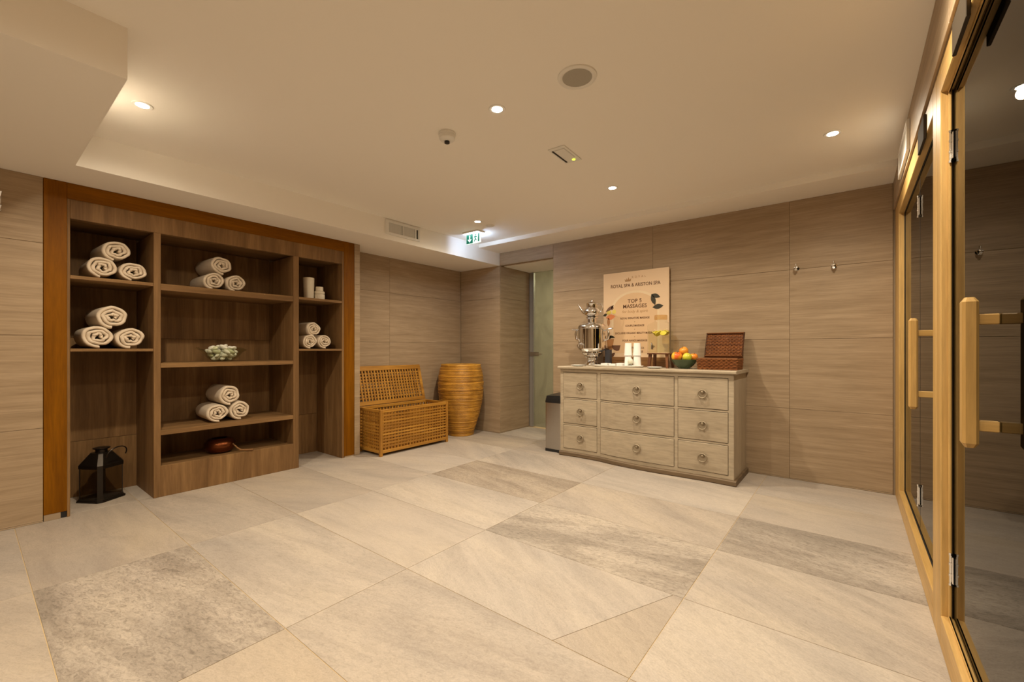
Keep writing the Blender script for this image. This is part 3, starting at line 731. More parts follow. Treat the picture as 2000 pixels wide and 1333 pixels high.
for yf, s in ((CY0+0.0145, -1), (CY1-0.0095, 1)):
    for i in range(8):
        x = CX0+P+(CX1-CX0-2*P)*(i+1)/9; slab('slat', 'acacia_z', (0.0205, 0.010, zhi-zlo), (x, yf-s*0.0052, (zlo+zhi)/2), chest, 0, 0.001)
    for j in range(nh):
        z = zlo+(zhi-zlo)*(j+1)/(nh+1); slab('slat', 'acacia_x', (CX1-CX0-2*P-0.001, 0.007, 0.0165), ((CX0+CX1)/2, yf+s*0.0037, z), chest, 0, 0.001)
# lid: local x across (hinge at 0), y lengthwise, tilted back to the wall
LW = 0.452
lid = MB(); lid.rbox((0, CY0, 0), (0.045, CY1, 0.022), 0.003); lid.rbox((LW-0.055, CY0, 0), (LW, CY1, 0.022), 0.003); lid.rbox((0.0452, CY0, 0), (LW-0.0552, CY0+0.04, 0.022), 0.003); lid.rbox((0.0452, CY1-0.04, 0), (LW-0.0552, CY1, 0.022), 0.003)
yc = (CY0+CY1)/2
hp = (CX0-0.004, yc, CH+0.004)
lid.v = [(v[0]+hp[0], v[1], v[2]+hp[2]) for v in lid.v]
lido = lid.build('lid', 'acacia_y', chest, hp)
for i in range(21):
    y = CY0+0.04+(CY1-CY0-0.08)*(i+1)/22
    o = slab('slat', 'acacia_x', (LW-0.101, 0.0195, 0.007), (hp[0]+(LW-0.01)/2, y, hp[2]+0.0075), lido, 0, 0.001)
for j in range(9):
    x = 0.045+(LW-0.10)*(j+1)/10
    slab('slat', 'acacia_y', (0.0165, CY1-CY0-0.081, 0.007), (hp[0]+x, yc, hp[2]+0.0148), lido, 0, 0.001)
lido.rotation_euler = (0, -math.radians(105), 0)

pc = (-4.065, 4.070, 0.0)
pot = thing('rattan_pot', pc, 'tall barrel-shaped honey rattan pot in the corner', 'pot')
def potr(z):
    pts = [(0, 0.165), (0.06, 0.176), (0.17, 0.212), (0.30, 0.250), (0.45, 0.282), (0.60, 0.298), (0.70, 0.298), (0.80, 0.288), (0.88, 0.268), (0.915, 0.258)]
    for (a, ra), (b, rb) in zip(pts[:-1], pts[1:]):
        if a <= z <= b:
            t = (z-a)/(b-a); return ra+(rb-ra)*t
    return pts[-1][1]
rr = random.Random(3); prof = []; z = 0.0
while z < 0.905:
    hgt = rr.uniform(0.013, 0.019); o_ = rr.uniform(-0.002, 0.003)
    for f, b in ((0.0, -0.0035), (0.25, 0.0015), (0.5, 0.003), (0.75, 0.0015)):
        prof.append((potr(min(z+f*hgt, 0.915))+b+o_, z+f*hgt))
    z += hgt
prof += [(0.262, 0.912), (0.264, 0.920), (0.258, 0.927), (0.248, 0.924), (0.245, 0.90), (0.27, 0.75), (0.27, 0.5), (0.15, 0.05), (0.01, 0.05)]
MB().lathe(prof, pc, 56).build('coiled_body', 'rattan', pot, None, True, 60)

# ------------------------------------------------------------------ bin
bn = thing('waste_bin', (-2.565, 4.12, 0), 'slim steel waste bin with black lid left of the dresser', 'bin')
def rrect(x0, x1, y0, y1, r, z, k=4):
    pts = []
    for cx, cy, a in ((x1-r, y0+r, -PI/2), (x1-r, y1-r, 0), (x0+r, y1-r, PI/2), (x0+r, y0+r, PI)):
        for i in range(k+1):
            t = a+PI/2*i/k; pts.append((cx+r*math.cos(t), cy+r*math.sin(t), z))
    return pts
bx = (-2.672, -2.462, 3.985, 4.265)
MB().loft([rrect(*bx, 0.02, z) for z in (0.030, 0.535)]).build('bin_body', 'steel', bn, None, True)
MB().loft([rrect(bx[0]-0.003, bx[1]+0.003, bx[2]-0.003, bx[3]+0.003, 0.02, z) for z in (0.0, 0.0298)]).build('bin_base', 'black', bn, None, True)
li = [rrect(bx[0]-0.004, bx[1]+0.004, bx[2]-0.004, bx[3]+0.004, 0.022, 0.5352), rrect(bx[0]-0.004, bx[1]+0.004, bx[2]-0.004, bx[3]+0.004, 0.022, 0.545)]
li.append([(x, y, 0.606+(y-bx[2])*0.06+(x-bx[0])*0.05) for x, y, z in rrect(bx[0]+0.004, bx[1]-0.004, bx[2]+0.012, bx[3]-0.004, 0.02, 0)])
MB().loft(li).build('bin_lid', 'black', bn, None, True)

# ------------------------------------------------------------------ dresser
DX0, DX1 = -2.440, -0.758
def fy(x):
    s = (x-DX0)/(DX1-DX0)
    pts = [(0, 3.935), (0.12, 3.951), (0.25, 3.945), (0.40, 3.905), (0.5, 3.890), (0.6, 3.888), (0.75, 3.898), (0.88, 3.905), (1, 3.895)]
    s = max(0, min(1, s))
    for i in range(len(pts)-1):
        if pts[i][0] <= s <= pts[i+1][0]:
            t = (s-pts[i][0])/(pts[i+1][0]-pts[i][0]); t = t*t*(3-2*t)*0.5+t*0.5
            return pts[i][1]+(pts[i+1][1]-pts[i][1])*t
def curved(x0, x1, z0, z1, off0, off1, n=10, ybk=None, c=0.0):
    # panel that follows the serpentine front between offsets off0 (front) and off1 (behind)
    m = MB(); rings = []
    for i in range(n+1):
        x = x0+(x1-x0)*i/n; f = fy(x)+off0; b = (ybk if ybk is not None else fy(x)+off1)
        if c: rings.append([(x, f+c, z0), (x, f, z0+c), (x, f, z1-c), (x, f+c, z1), (x, b, z1), (x, b, z0)])
        else: rings.append([(x, f, z0), (x, f, z1), (x, b, z1), (x, b, z0)])
    return m.loft(rings)
DY1 = 4.410
dr = thing('dresser', ((DX0+DX1)/2, 4.16, 0), 'serpentine-front limed wood dresser with nine drawers', 'dresser')
curved(DX0+0.012, DX1-0.012, 0.045, 0.914, 0.028, 0, 24, DY1-0.004).build('carcass', 'darkgap', dr)
sp = MB(); sp.box((DX0, fy(DX0)+0.024, 0.045), (DX0+0.0118, DY1, 0.9155)); sp.build('side_panel', 'dresser_side', dr)
sp = MB(); sp.box((DX1-0.0118, fy(DX1)+0.024, 0.045), (DX1, DY1, 0.9155)); sp.build('side_panel', 'dresser_side', dr)
cols = [(-2.400, -2.018), (-1.974, -1.240), (-1.203, -0.803)]
rows = [(0.618, 0.879), (0.346, 0.594), (0.081, 0.322)]
ffm = MB()
for x0, x1 in ((DX0, -2.404), (-2.014, -1.978), (-1.236, -1.207), (-0.799, DX1)):
    m = curved(x0, x1, 0.045, 0.9155, 0.0, 0.0238, 4, None, 0.002); ffm.add(m.v, m.f)
for x0, x1 in ((-2.404, -2.014), (-1.978, -1.236), (-1.207, -0.799)):
    for z0, z1 in ((0.045, 0.077), (0.326, 0.342), (0.598, 0.614), (0.883, 0.9155)):
        m = curved(x0, x1, z0, z1, 0.001, 0.0238, 10, None, 0.0015); ffm.add(m.v, m.f)
ffm.build('face_frame', 'dresser', dr)
curved(DX0-0.022, DX1+0.022, 0.916, 0.9425, -0.026, 0, 28, DY1+0.006, 0.006).build('top', 'dresser', dr)
curved(DX0-0.006, DX1+0.020, 0.0, 0.0448, -0.020, 0, 28, DY1, 0.008).build('plinth', 'plinth', dr)
for ci, (x0, x1) in enumerate(cols):
    for ri, (z0, z1) in enumerate(rows):
        xm = (x0+x1)/2; zm = (z0+z1)/2
        org = (xm, fy(xm), zm)
        dw = curved(x0, x1, z0, z1, -0.003, 0.0276, 12, None, 0.0025).build('drawer', 'dresser', dr, org)
        kx, kz = (-2.202, -1.575, -1.000)[ci], (0.757, 0.489, 0.214)[ri]
        yk = fy(kx)-0.003
        pl = MB().lathe([(0.021, 0.0), (0.021, 0.003), (0.015, 0.006), (0.010, 0.016), (0.011, 0.022), (0.006, 0.026)], (0, 0, 0), 20)
        pl.xf(Matrix.Translation((kx, yk, kz)) @ Matrix.Rotation(PI/2, 4, 'X'))
        pl.build('pull_boss', 'pewter', dw, None, True)
        rg = MB().tube([(0.034*math.sin(a), 0, -0.029+0.034*math.cos(a)) for a in [2*PI*i/28 for i in range(28)]], 0.0060, 10, True)
        rg.xf(Matrix.Translation((kx, yk-0.013, kz+0.012)) @ Matrix.Rotation(-0.12, 4, 'X'))
        rg.build('pull_ring', 'pewter', dw, None, True)
TOP = 0.9428

# ------------------------------------------------------------------ poster board
def print_mesh(name, poly, y, mat, parent, z=0):
    m = MB(); a = [(x, y, zz) for x, zz in poly]; b = [(x, y+0.0006, zz) for x, zz in poly]
    m.loft([b, a]); return m.build(name, mat, parent)
pb = thing('poster_board', (-1.80, 4.39, TOP), 'spa massage poster board standing at the back of the dresser', 'poster')
PX0, PX1, PZ0, PZ1 = -2.161, -1.442, 1.040, 1.951
PW = PX1-PX0
MB().rbox((PX0, 4.383, 1.003), (PX1, 4.397, PZ1), 0.001).build('board', 'poster', pb)
MB().rbox((PX0+0.01, 4.345, TOP), (PX1-0.01, 4.397, 1.002), 0.002).build('ledge', 'ledge', pb)
MB().rbox((PX0, 4.372, 1.003), (PX1, 4.3828, PZ0), 0.002).build('ledge', 'ledge', pb)
PY = 4.3823
cxp = (PX0+PX1)/2
# arch with outline
def arch(w, top, bot, y, mat, name):
    pts = [(cxp+w, bot), (cxp+w, top-w*0.72)]
    pts += [(cxp+w*math.cos(a), top-w*0.72+w*0.72*math.sin(a)) for a in [PI*i/24 for i in range(1, 24)]]
    pts += [(cxp-w, top-w*0.72), (cxp-w, bot)]
    print_mesh(name, pts[::-1], y, mat, pb)
def text(s, cx, z, size, y, mat, name='lettering', shear=0.0, bold=0.0, sx=1.0, spacing=1.0):
    cu = bpy.data.curves.new('t', 'FONT'); cu.body = s; cu.size = size; cu.align_x = 'CENTER'; cu.align_y = 'CENTER'
    cu.shear = shear; cu.offset = bold; cu.space_character = spacing; cu.extrude = 0.0; cu.resolution_u = 3
    o = bpy.data.objects.new('t', cu); COL.objects.link(o)
    dg = bpy.context.evaluated_depsgraph_get(); me = bpy.data.meshes.new_from_object(o.evaluated_get(dg))
    vs = [(v.co.x*sx, v.co.y) for v in me.vertices]; fs = [tuple(p.vertices) for p in me.polygons]
    bpy.data.objects.remove(o); bpy.data.curves.remove(cu); bpy.data.meshes.remove(me)
    m = MB(); m.add([(cx+a, y, z+b) for a, b in vs], fs)
    return m
def poster_text(s, z, size, mat, **k): return text(s, k.pop('cx', cxp), z, size, PY-0.0012, mat, **k).build('lettering', mat, pb)
MT['archline'] = plain('poster_arch_line', (0.76, 0.60, 0.40), 0.34)
arch(0.262, 1.744, 1.075, PY, 'archline', 'arch_outline'); arch(0.240, 1.720, 1.080, PY-0.0004, 'arch', 'arch_panel')
poster_text('R O Y A L', 1.885, 0.030, 'ink2', cx=cxp+0.045, spacing=1.2)
poster_text('ROYAL SPA & ARISTON SPA', 1.803, 0.050, 'ink', sx=0.88, bold=0.0006)
poster_text('TOP 5', 1.633, 0.055, 'ink', bold=0.0012, spacing=1.05)
poster_text('MASSAGES', 1.578, 0.055, 'ink', bold=0.0012, spacing=1.02)
poster_text('for body & spirit', 1.523, 0.042, 'ink2', shear=0.2)
poster_text('ROYAL SIGNATURE MASSAGE', 1.452, 0.028, 'ink', sx=0.86, bold=0.0008)
poster_text('COUPLE MASSAGE', 1.372, 0.028, 'ink', sx=0.9, bold=0.0008)
poster_text('EXCLUSIVE ORGANIC BEAUTY MASSAGE', 1.293, 0.028, 'ink', sx=0.86, bold=0.0008)
poster_text('FOUR HANDS MASSAGE', 1.214, 0.028, 'ink', sx=0.9, bold=0.0008)
poster_text('ANTISTRESS BACK', 1.135, 0.028, 'ink', sx=0.9, bold=0.0008); poster_text('& LEG MASSAGE', 1.097, 0.028, 'ink', sx=0.9, bold=0.0008)
for zz in (1.412, 1.333, 1.254, 1.175): poster_text('+', zz, 0.024, 'ink')
# crown mark
cz = 1.845; cw = cxp-0.075
print_mesh('crown_mark', [(cw-0.030, cz), (cw+0.030, cz), (cw+0.036, cz+0.032), (cw+0.018, cz+0.016), (cw+0.008, cz+0.045), (cw-0.006, cz+0.016), (cw-0.016, cz+0.038), (cw-0.020, cz+0.014), (cw-0.036, cz+0.028)][::1], PY-0.0012, 'ink2', pb)
def leafp(cx, z, L, W, ang, mat='leaf', name='printed_leaf'):
    pts = [(L*(i/8-0.5), W*math.sin(PI*i/8)) for i in range(9)]+[(L*(0.5-i/8), -W*math.sin(PI*i/8)) for i in range(1, 8)]
    ca, sa = math.cos(ang), math.sin(ang)
    print_mesh(name, [(cx+x*ca-y*sa, z+x*sa+y*ca) for x, y in pts], PY-0.0012, mat, pb)
leafp(-1.578, 1.672, 0.10, 0.022, -0.35); leafp(-1.602, 1.632, 0.12, 0.024, 1.9); leafp(-1.555, 1.560, 0.115, 0.026, 0.12)
leafp(-2.085, 1.568, 0.12, 0.017, 0.62, 'cupprint'); leafp(-2.055, 1.572, 0.05, 0.015, 1.3, 'cupprint'); leafp(-2.140, 1.50, 0.05, 0.015, 0.4)
leafp(-2.095, 1.525, 0.065, 0.024, 0.3, 'limeprint', 'printed_slice'); leafp(-2.035, 1.53, 0.055, 0.024, 0.9, 'limeprint', 'printed_slice')
leafp(-2.075, 1.475, 0.11, 0.03, 0.1, 'coralprint', 'printed_petal'); leafp(-2.10, 1.42, 0.10, 0.018, 1.6, 'potprint', 'printed_bark')
print_mesh('printed_pot', [(-2.105, 1.115), (-2.055, 1.115), (-2.035, 1.235), (-2.125, 1.235)], PY-0.0012, 'potprint', pb)
leafp(-2.065, 1.258, 0.09, 0.014, -0.2); leafp(-2.085, 1.250, 0.05, 0.014, 1.2)
print_mesh('printed_cup', [(-2.045, 1.122), (-2.005, 1.104), (-1.975, 1.11), (-1.960, 1.165), (-2.062, 1.165)], PY-0.0016, 'cupprint', pb)
leafp(-2.105, 1.105, 0.085, 0.022, -0.9, 'cupprint'); leafp(-2.055, 1.058, 0.085, 0.018, 0.7, 'cupprint')

# ------------------------------------------------------------------ samovar
sc = (-2.215, 4.215, TOP)
sm = thing('samovar', sc, 'polished chrome samovar with a teapot on top', 'samovar')
def sl_(name, prof, n=36, mat='chrome', **k): return MB().lathe(prof, sc, n, **k).build(name, mat, sm, None, True, 35)
sl_('foot', [(0.105, 0.0), (0.108, 0.006), (0.104, 0.016), (0.085, 0.026), (0.060, 0.040), (0.050, 0.060)])
sl_('stem', [(0.050, 0.0602), (0.062, 0.070), (0.058, 0.080), (0.070, 0.092), (0.088, 0.104), (0.084, 0.112), (0.098, 0.124), (0.118, 0.140), (0.112, 0.148), (0.128, 0.162), (0.146, 0.178), (0.150, 0.190)])
sl_('boiler', [(0.150, 0.1902), (0.150, 0.400), (0.153, 0.404), (0.153, 0.420), (0.146, 0.436), (0.125, 0.452), (0.085, 0.462), (0.058, 0.466)])
sl_('crown', [(0.058, 0.4662), (0.050, 0.474), (0.048, 0.505), (0.060, 0.512), (0.066, 0.520), (0.066, 0.527), (0.04, 0.530)])
tp = sl_('teapot', [(0.045, 0.5302), (0.060, 0.536), (0.082, 0.556), (0.088, 0.578), (0.082, 0.604), (0.066, 0.622), (0.060, 0.628), (0.062, 0.668), (0.066, 0.674), (0.052, 0.682), (0.030, 0.694), (0.014, 0.698), (0.012, 0.706), (0.016, 0.712), (0.012, 0.720), (0.003, 0.722)])
MB().tube([(sc[0]-0.07, sc[1], sc[2]+0.566), (sc[0]-0.105, sc[1]-0.01, sc[2]+0.585), (sc[0]-0.128, sc[1]-0.018, sc[2]+0.625), (sc[0]-0.155, sc[1]-0.026, sc[2]+0.672)], [0.017, 0.012, 0.008, 0.006], 12).build('spout', 'chrome', tp, None, True)
MB().tube([(sc[0]+0.058, sc[1], sc[2]+0.665), (sc[0]+0.10, sc[1]+0.005, sc[2]+0.668), (sc[0]+0.125, sc[1]+0.008, sc[2]+0.635), (sc[0]+0.115, sc[1]+0.008, sc[2]+0.585), (sc[0]+0.082, sc[1], sc[2]+0.565)], 0.007, 10).build('teapot_handle', 'chrome', tp, None, True)
for s in (-1, 1):
    MB().tube([(sc[0]+s*0.146, sc[1], sc[2]+0.375), (sc[0]+s*0.185, sc[1], sc[2]+0.395), (sc[0]+s*0.200, sc[1], sc[2]+0.350), (sc[0]+s*0.190, sc[1], sc[2]+0.29), (sc[0]+s*0.146, sc[1], sc[2]+0.27)], [0.008, 0.010, 0.014, 0.012, 0.008], 12).build('side_handle', 'chrome', sm, None, True)
    MB().tube([(sc[0]+s*0.190, sc[1], sc[2]+0.392), (sc[0]+s*0.245, sc[1], sc[2]+0.400)], [0.007, 0.010], 10).build('handle_knob', 'chrome', sm, None, True)
tapx = sc[0]-0.045
MB().tube([(tapx, sc[1]-0.135, sc[2]+0.235), (tapx-0.008, sc[1]-0.175, sc[2]+0.235), (tapx-0.012, sc[1]-0.195, sc[2]+0.225), (tapx-0.012, sc[1]-0.198, sc[2]+0.195)], [0.014, 0.010, 0.010, 0.008], 12).build('tap', 'chrome', sm, None, True)
MB().tube([(tapx-0.008, sc[1]-0.178, sc[2]+0.236), (tapx-0.008, sc[1]-0.178, sc[2]+0.275), (tapx-0.030, sc[1]-0.178, sc[2]+0.290)], 0.006, 10).build('tap_key', 'chrome', sm, None, True)

def plate(c, r, label, sx=1, sy=1, h=0.012, cat='saucer', name='saucer'):
    o = MB().lathe([(r*0.6, 0), (r*0.62, 0.001), (r*0.9, h*0.7), (r, h), (r*0.985, h+0.002), (r*0.86, h*0.8), (r*0.55, 0.004), (0.004, 0.004)], c, 40, sx, sy).build(name, 'white', None, c, True)
    return tag(o, label, cat)
plate((-2.290, 4.040, TOP), 0.075, 'white saucer in front of the samovar foot')
plate((-1.460, 4.020, TOP), 0.070, 'white saucer under the tap of the drinks dispenser')
TC = (-1.855, 4.075, TOP)
tr_ = 0.268
tag(MB().lathe([(tr_*0.9, 0), (tr_*0.92, 0.001), (tr_*0.97, 0.011), (tr_, 0.017), (tr_*0.99, 0.019), (tr_*0.955, 0.012), (tr_*0.91, 0.004), (0.004, 0.004)], TC, 48, 1.0, 0.36).build('serving_tray', 'white', None, TC, True), 'oval white serving tray between samovar and dispenser', 'tray')
tag(MB().rbox((-2.098, 4.285, TOP), (-2.040, 4.340, 1.120), 0.003).build('tea_box', 'slate', None, (-2.09, 4.31, TOP)), 'dark slate-coloured box right behind the samovar', 'box')
# paper stacks on the tray
zt = TOP+0.0044
for i, (x0, x1, hh) in enumerate(((-2.020, -1.940, 0.034), (-1.932, -1.856, 0.030), (-1.848, -1.788, 0.038))):
    o = MB()
    for k in range(5): o.rbox((x0+random.uniform(0, .004), 4.030, zt+hh*k/5), (x1-random.uniform(0, .004), 4.110, zt+hh*(k+1)/5-0.0008), 0.001)
    tag(o.build('napkin_stack', 'paper', None, ((x0+x1)/2, 4.07, zt)), ('stack of white paper sachets at the samovar end of the tray', 'stack of white paper sachets in the middle of the tray', 'taller stack of white paper sachets beside the paper cups')[i], 'napkins', 'paper stacks on the serving tray')
jx = (-1.700, 4.030, zt)
sj = thing('sweets_jar', jx, 'small glass jar of wrapped sweets between the cup stacks', 'jar')
MB().lathe([(0.024, 0), (0.028, 0.003), (0.030, 0.035), (0.027, 0.052), (0.031, 0.06), (0.029, 0.06), (0.025, 0.05), (0.027, 0.035), (0.024, 0.006), (0.002, 0.006)], jx, 24).build('jar_glass', 'glass', sj, None, True)
MB().lathe([(0.004, 0.030), (0.024, 0.036), (0.026, 0.055), (0.020, 0.078), (0.004, 0.086)], jx, 12).build('sweets', 'pebble', sj, None, True)
# stacked paper cups, upside down
def cups(cx, cy, where, n=2):
    base = None
    for k in range(n):
        z0 = zt+0.112*k
        if base is None:
            base = MB().lathe([(0.0385, 0.0), (0.0395, 0.002), (0.0385, 0.005), (0.0315, 0.121), (0.0305, 0.124), (0.0295, 0.122), (0.029, 0.118), (0.002, 0.118)], (cx, cy, z0), 28, cap0=False).build('paper_cup', 'paper', None, (cx, cy, z0), True)
            o = base
        else:
            o = copyo(base, None, (cx, cy, z0)); o.scale = (1.0-0.0*k,)*2+(1.0,)
        tag(o, 'white paper cup in the upturned stack %s' % where, 'cup', 'paper cups stacked %s' % where)
cups(-1.745, 4.085, 'nearer the samovar'); cups(-1.652, 4.080, 'nearer the dispenser')

# ------------------------------------------------------------------ drinks dispenser
ex, ey = -1.458, 4.190
st = thing('dispenser_stand', (ex, ey, TOP), 'dark wooden four-legged stand under the drinks dispenser', 'stand')
ZST = TOP+0.130
for sx in (-1, 1):
    for sy in (-1, 1):
        MB().loft([[(ex+sx*0.090+dx, ey+sy*0.080+dy, TOP) for dx, dy in ((-.011, -.011), (.011, -.011), (.011, .011), (-.011, .011))],
                   [(ex+sx*0.080+dx, ey+sy*0.062+dy, ZST) for dx, dy in ((-.013, -.013), (.013, -.013), (.013, .013), (-.013, .013))]]).build('leg', 'darkwood', st, (ex+sx*0.09, ey+sy*0.07, TOP))
MB().rbox((ex-0.102, ey-0.095, ZST), (ex+0.102, ey+0.095, ZST+0.012), 0.003).build('platform', 'darkwood', st)
ds = thing('drinks_dispenser', (ex, ey, ZST+0.0122), 'square glass drinks dispenser of lemon water on a wooden stand', 'dispenser')
zb = ZST+0.0124
def sq(h, r, z, hy=None): hy = hy or h*0.86; return rrect(ex-h, ex+h, ey-hy, ey+hy, r, z, 5)
MB().loft([sq(0.098, 0.02, zb), sq(0.105, 0.024, zb+0.008), sq(0.107, 0.026, zb+0.16), sq(0.107, 0.026, zb+0.265), sq(0.100, 0.04, zb+0.285), sq(0.070, 0.055, zb+0.298), sq(0.058, 0.048, zb+0.304, 0.058), sq(0.056, 0.048, zb+0.322, 0.056)], True, False).build('glass_body', 'glass', ds, None, True, 50)
MB().loft([sq(0.092, 0.02, zb+0.008), sq(0.098, 0.024, zb+0.016), sq(0.100, 0.024, zb+0.215)]).build('lemon_water', 'water', ds, None, True, 50)
MB().lathe([(0.058, zb+0.3225), (0.061, zb+0.326), (0.061, zb+0.362), (0.056, zb+0.368), (0.02, zb+0.368)], (ex, ey, 0), 32).build('lid', 'amber', ds, None, True)
rl = random.Random(9)
for i in range(7):
    a = 2*PI*i/7; px, py = ex+0.055*math.cos(a), ey+0.045*math.sin(a)
    m = MB().lathe([(0.003, -0.0035), (0.030, -0.0035), (0.031, 0), (0.030, 0.0035), (0.003, 0.0035)], (0, 0, 0), 18)
    m.xf(Matrix.Translation((px, py, zb+0.190+rl.uniform(-0.008, 0.012))) @ Matrix.Rotation(rl.uniform(-0.9, 0.9), 4, 'X') @ Matrix.Rotation(rl.uniform(-0.9, 0.9), 4, 'Y'))
    tag(m.build('lemon_slice', 'lemon', None, (px, py, zb+0.18), True), 'lemon slice floating in the drinks dispenser', 'lemon slice', 'lemon slices in the dispenser')
tx, tz = ex-0.040, zb+0.065
tap = MB().tube([(tx, ey-0.091, tz), (tx, ey-0.125, tz)], 0.013, 16); tap.tube([(tx, ey-0.125, tz+0.012), (tx, ey-0.128, tz-0.030)], 0.011, 14); tap.tube([(tx, ey-0.124, tz+0.012), (tx-0.006, ey-0.130, tz+0.034)], 0.006, 10)
tap.lathe([(0.02, 0)], (0, 0, 0), 3, cap0=False, cap1=False)
tap.build('tap', 'chrome', ds, None, True)

# ------------------------------------------------------------------ fruit bowl
fb = (-1.225, 4.150, TOP)
lathe_thing('fruit_bowl', [(0.045, 0), (0.050, 0.004), (0.080, 0.030), (0.108, 0.064), (0.118, 0.082), (0.115, 0.084), (0.102, 0.064), (0.074, 0.034), (0.03, 0.012), (0.004, 0.010)], fb, 'greenglaze', 'green glazed bowl of fruit beside the dispenser', 'bowl')
def apple(x, y, z, r, mat, label, tilt=(0.2, 0.1)):
    o = thing('apple', (x, y, z), label, 'fruit', 'fruit in the green bowl')
    MB().lathe([(0.05*r, -0.78*r), (0.35*r, -0.90*r), (0.72*r, -0.70*r), (0.95*r, -0.25*r), (1.0*r, 0.12*r), (0.90*r, 0.55*r), (0.62*r, 0.84*r), (0.30*r, 0.86*r), (0.10*r, 0.74*r), (0.01*r, 0.68*r)], (x, y, z), 24).build('flesh', mat, o, None, True, 180)
    MB().tube([(x, y, z+0.68*r), (x+0.1*r, y, z+0.95*r), (x+0.2*r, y, z+1.12*r)], 0.05*r, 6).build('stem', 'stem', o, None, True)
    o.rotation_euler = (tilt[0], tilt[1], 0)
apple(-1.280, 4.108, TOP+0.108, 0.049, 'apple1', 'red and yellow apple at the front left of the bowl')
apple(-1.186, 4.100, TOP+0.104, 0.041, 'apple2', 'yellow-green apple at the front right of the bowl', (-0.5, 0.2))
apple(-1.240, 4.185, TOP+0.160, 0.042, 'apple3', 'orange-red apple at the top of the fruit heap', (0.4, -0.4))
apple(-1.150, 4.178, TOP+0.104, 0.038, 'apple3', 'small orange fruit at the right back of the bowl')
apple(-1.296, 4.196, TOP+0.106, 0.030, 'apple2', 'green fruit half hidden at the left back of the bowl')

# ------------------------------------------------------------------ wicker basket
KX0, KX1, KY0, KY1 = -1.075, -0.765, 4.035, 4.270
wk = thing('wicker_basket', ((KX0+KX1)/2, (KY0+KY1)/2, TOP), 'brown wicker hamper with open lid on the dresser', 'basket')
def weave_rect(rows_z, x0, x1, y0, y1, r=0.006, flare=0.0):
    m = MB()
    for q, z in enumerate(rows_z):
        f = flare*q/max(1, len(rows_z)-1); pts = []
        per = [((x0-f, y0-f), (x1+f, y0-f)), ((x1+f, y0-f), (x1+f, y1+f)), ((x1+f, y1+f), (x0-f, y1+f)), ((x0-f, y1+f), (x0-f, y0-f))]
        c = 0
        for (ax, ay), (bx_, by_) in per:
            L = math.hypot(bx_-ax, by_-ay); k = max(4, int(round(L/0.020))); nx, ny = (by_-ay)/L, -(bx_-ax)/L
            for i in range(k):
                t = i/k; s = 0.0042*(1 if (c+q) % 2 else -1); c += 1
                pts.append((ax+(bx_-ax)*t+nx*s, ay+(by_-ay)*t+ny*s, z))
        m.tube(pts, r, 5, True)
    return m
weave_rect([TOP+0.007+0.0140*i for i in range(7)], KX0, KX1, KY0, KY1, 0.0078, 0.006).build('woven_wall', 'wicker', wk, None, True)['kind'] = 'stuff'
MB().box((KX0, KY0, TOP+0.001), (KX1, KY1, TOP+0.006)).build('woven_base', 'wicker', wk)
zr = TOP+0.0985
MB().tube([(KX0-0.007, KY0-0.007, zr), (KX1+0.007, KY0-0.007, zr), (KX1+0.007, KY1+0.007, zr), (KX0-0.007, KY1+0.007, zr)], 0.0065, 8, True).build('rim', 'wicker_edge', wk, None, True)
# lid leaning back on the wall: built flat then turned up about its hinge edge
LD = 0.235
lm = MB()
for q in range(15):
    yq = 0.008+(LD-0.016)*q/14; k = 17
    lm.tube([(KX0+(KX1-KX0)*i/k, yq, 0.0042*(1 if (i+q) % 2 else -1)) for i in range(k+1)], 0.0080, 5)
for i in range(13):
    x = KX0+(KX1-KX0)*(i+0.5)/13; lm.tube([(x, 0.0, 0.0), (x, LD, 0.0)], 0.0035, 5)
Mx = Matrix.Translation((0, KY1+0.010, zr+0.010)) @ Matrix.Rotation(math.radians(68), 4, 'X')
lm.xf(Mx); o = lm.build('woven_lid', 'wicker', wk, None, True); o['kind'] = 'stuff'
le = MB().tube([(KX0-0.004, 0, 0), (KX1+0.004, 0, 0), (KX1+0.004, LD, 0), (KX0-0.004, LD, 0)], 0.0070, 8, True)
le.tube([(KX0-0.002, 0.004, 0.018), (KX1+0.002, 0.004, 0.018), (KX1+0.002, LD-0.004, 0.018), (KX0-0.002, LD-0.004, 0.018)], 0.0070, 8, True)
le.xf(Mx); le.build('lid_rim', 'wicker_edge', wk, None, True)

# ------------------------------------------------------------------ wall hooks
def hook_y(x, z, label, Y=YB):
    h = thing('robe_hook', (x, Y, z), label, 'hook', 'chrome hooks on the tiled walls')
    m = MB().lathe([(0.020, 0), (0.020, 0.004), (0.012, 0.008), (0.010, 0.030), (0.016, 0.038), (0.018, 0.044), (0.010, 0.050)], (0, 0, 0), 20)
    m.xf(Matrix.Translation((x, Y-0.0002, z)) @ Matrix.Rotation(PI/2, 4, 'X')); m.build('peg', 'chrome', h, None, True)
    MB().tube([(x, Y-0.022, z+0.004), (x, Y-0.040, z+0.020), (x, Y-0.044, z+0.036)], [0.007, 0.006, 0.008], 10).build('prong', 'chrome', h, None, True)
    MB().tube([(x, Y-0.020, z-0.004), (x, Y-0.034, z-0.022), (x, Y-0.048, z-0.020)], [0.007, 0.006, 0.008], 10).build('prong', 'chrome', h, None, True)
hook_y(-0.372, 1.815, 'chrome robe hook nearer the tile joint on the end wall')
hook_y(-0.115, 1.806, 'chrome robe hook nearer the sauna door on the end wall')
lh = thing('robe_hook', (XL, 0.128, 2.03), 'chrome double hook on the wall left of the shelf unit', 'hook', 'chrome hooks on the tiled walls')
MB().rbox((XL+0.0002, 0.112, 1.972), (XL+0.008, 0.144, 2.092), 0.003).build('backplate', 'chrome', lh)
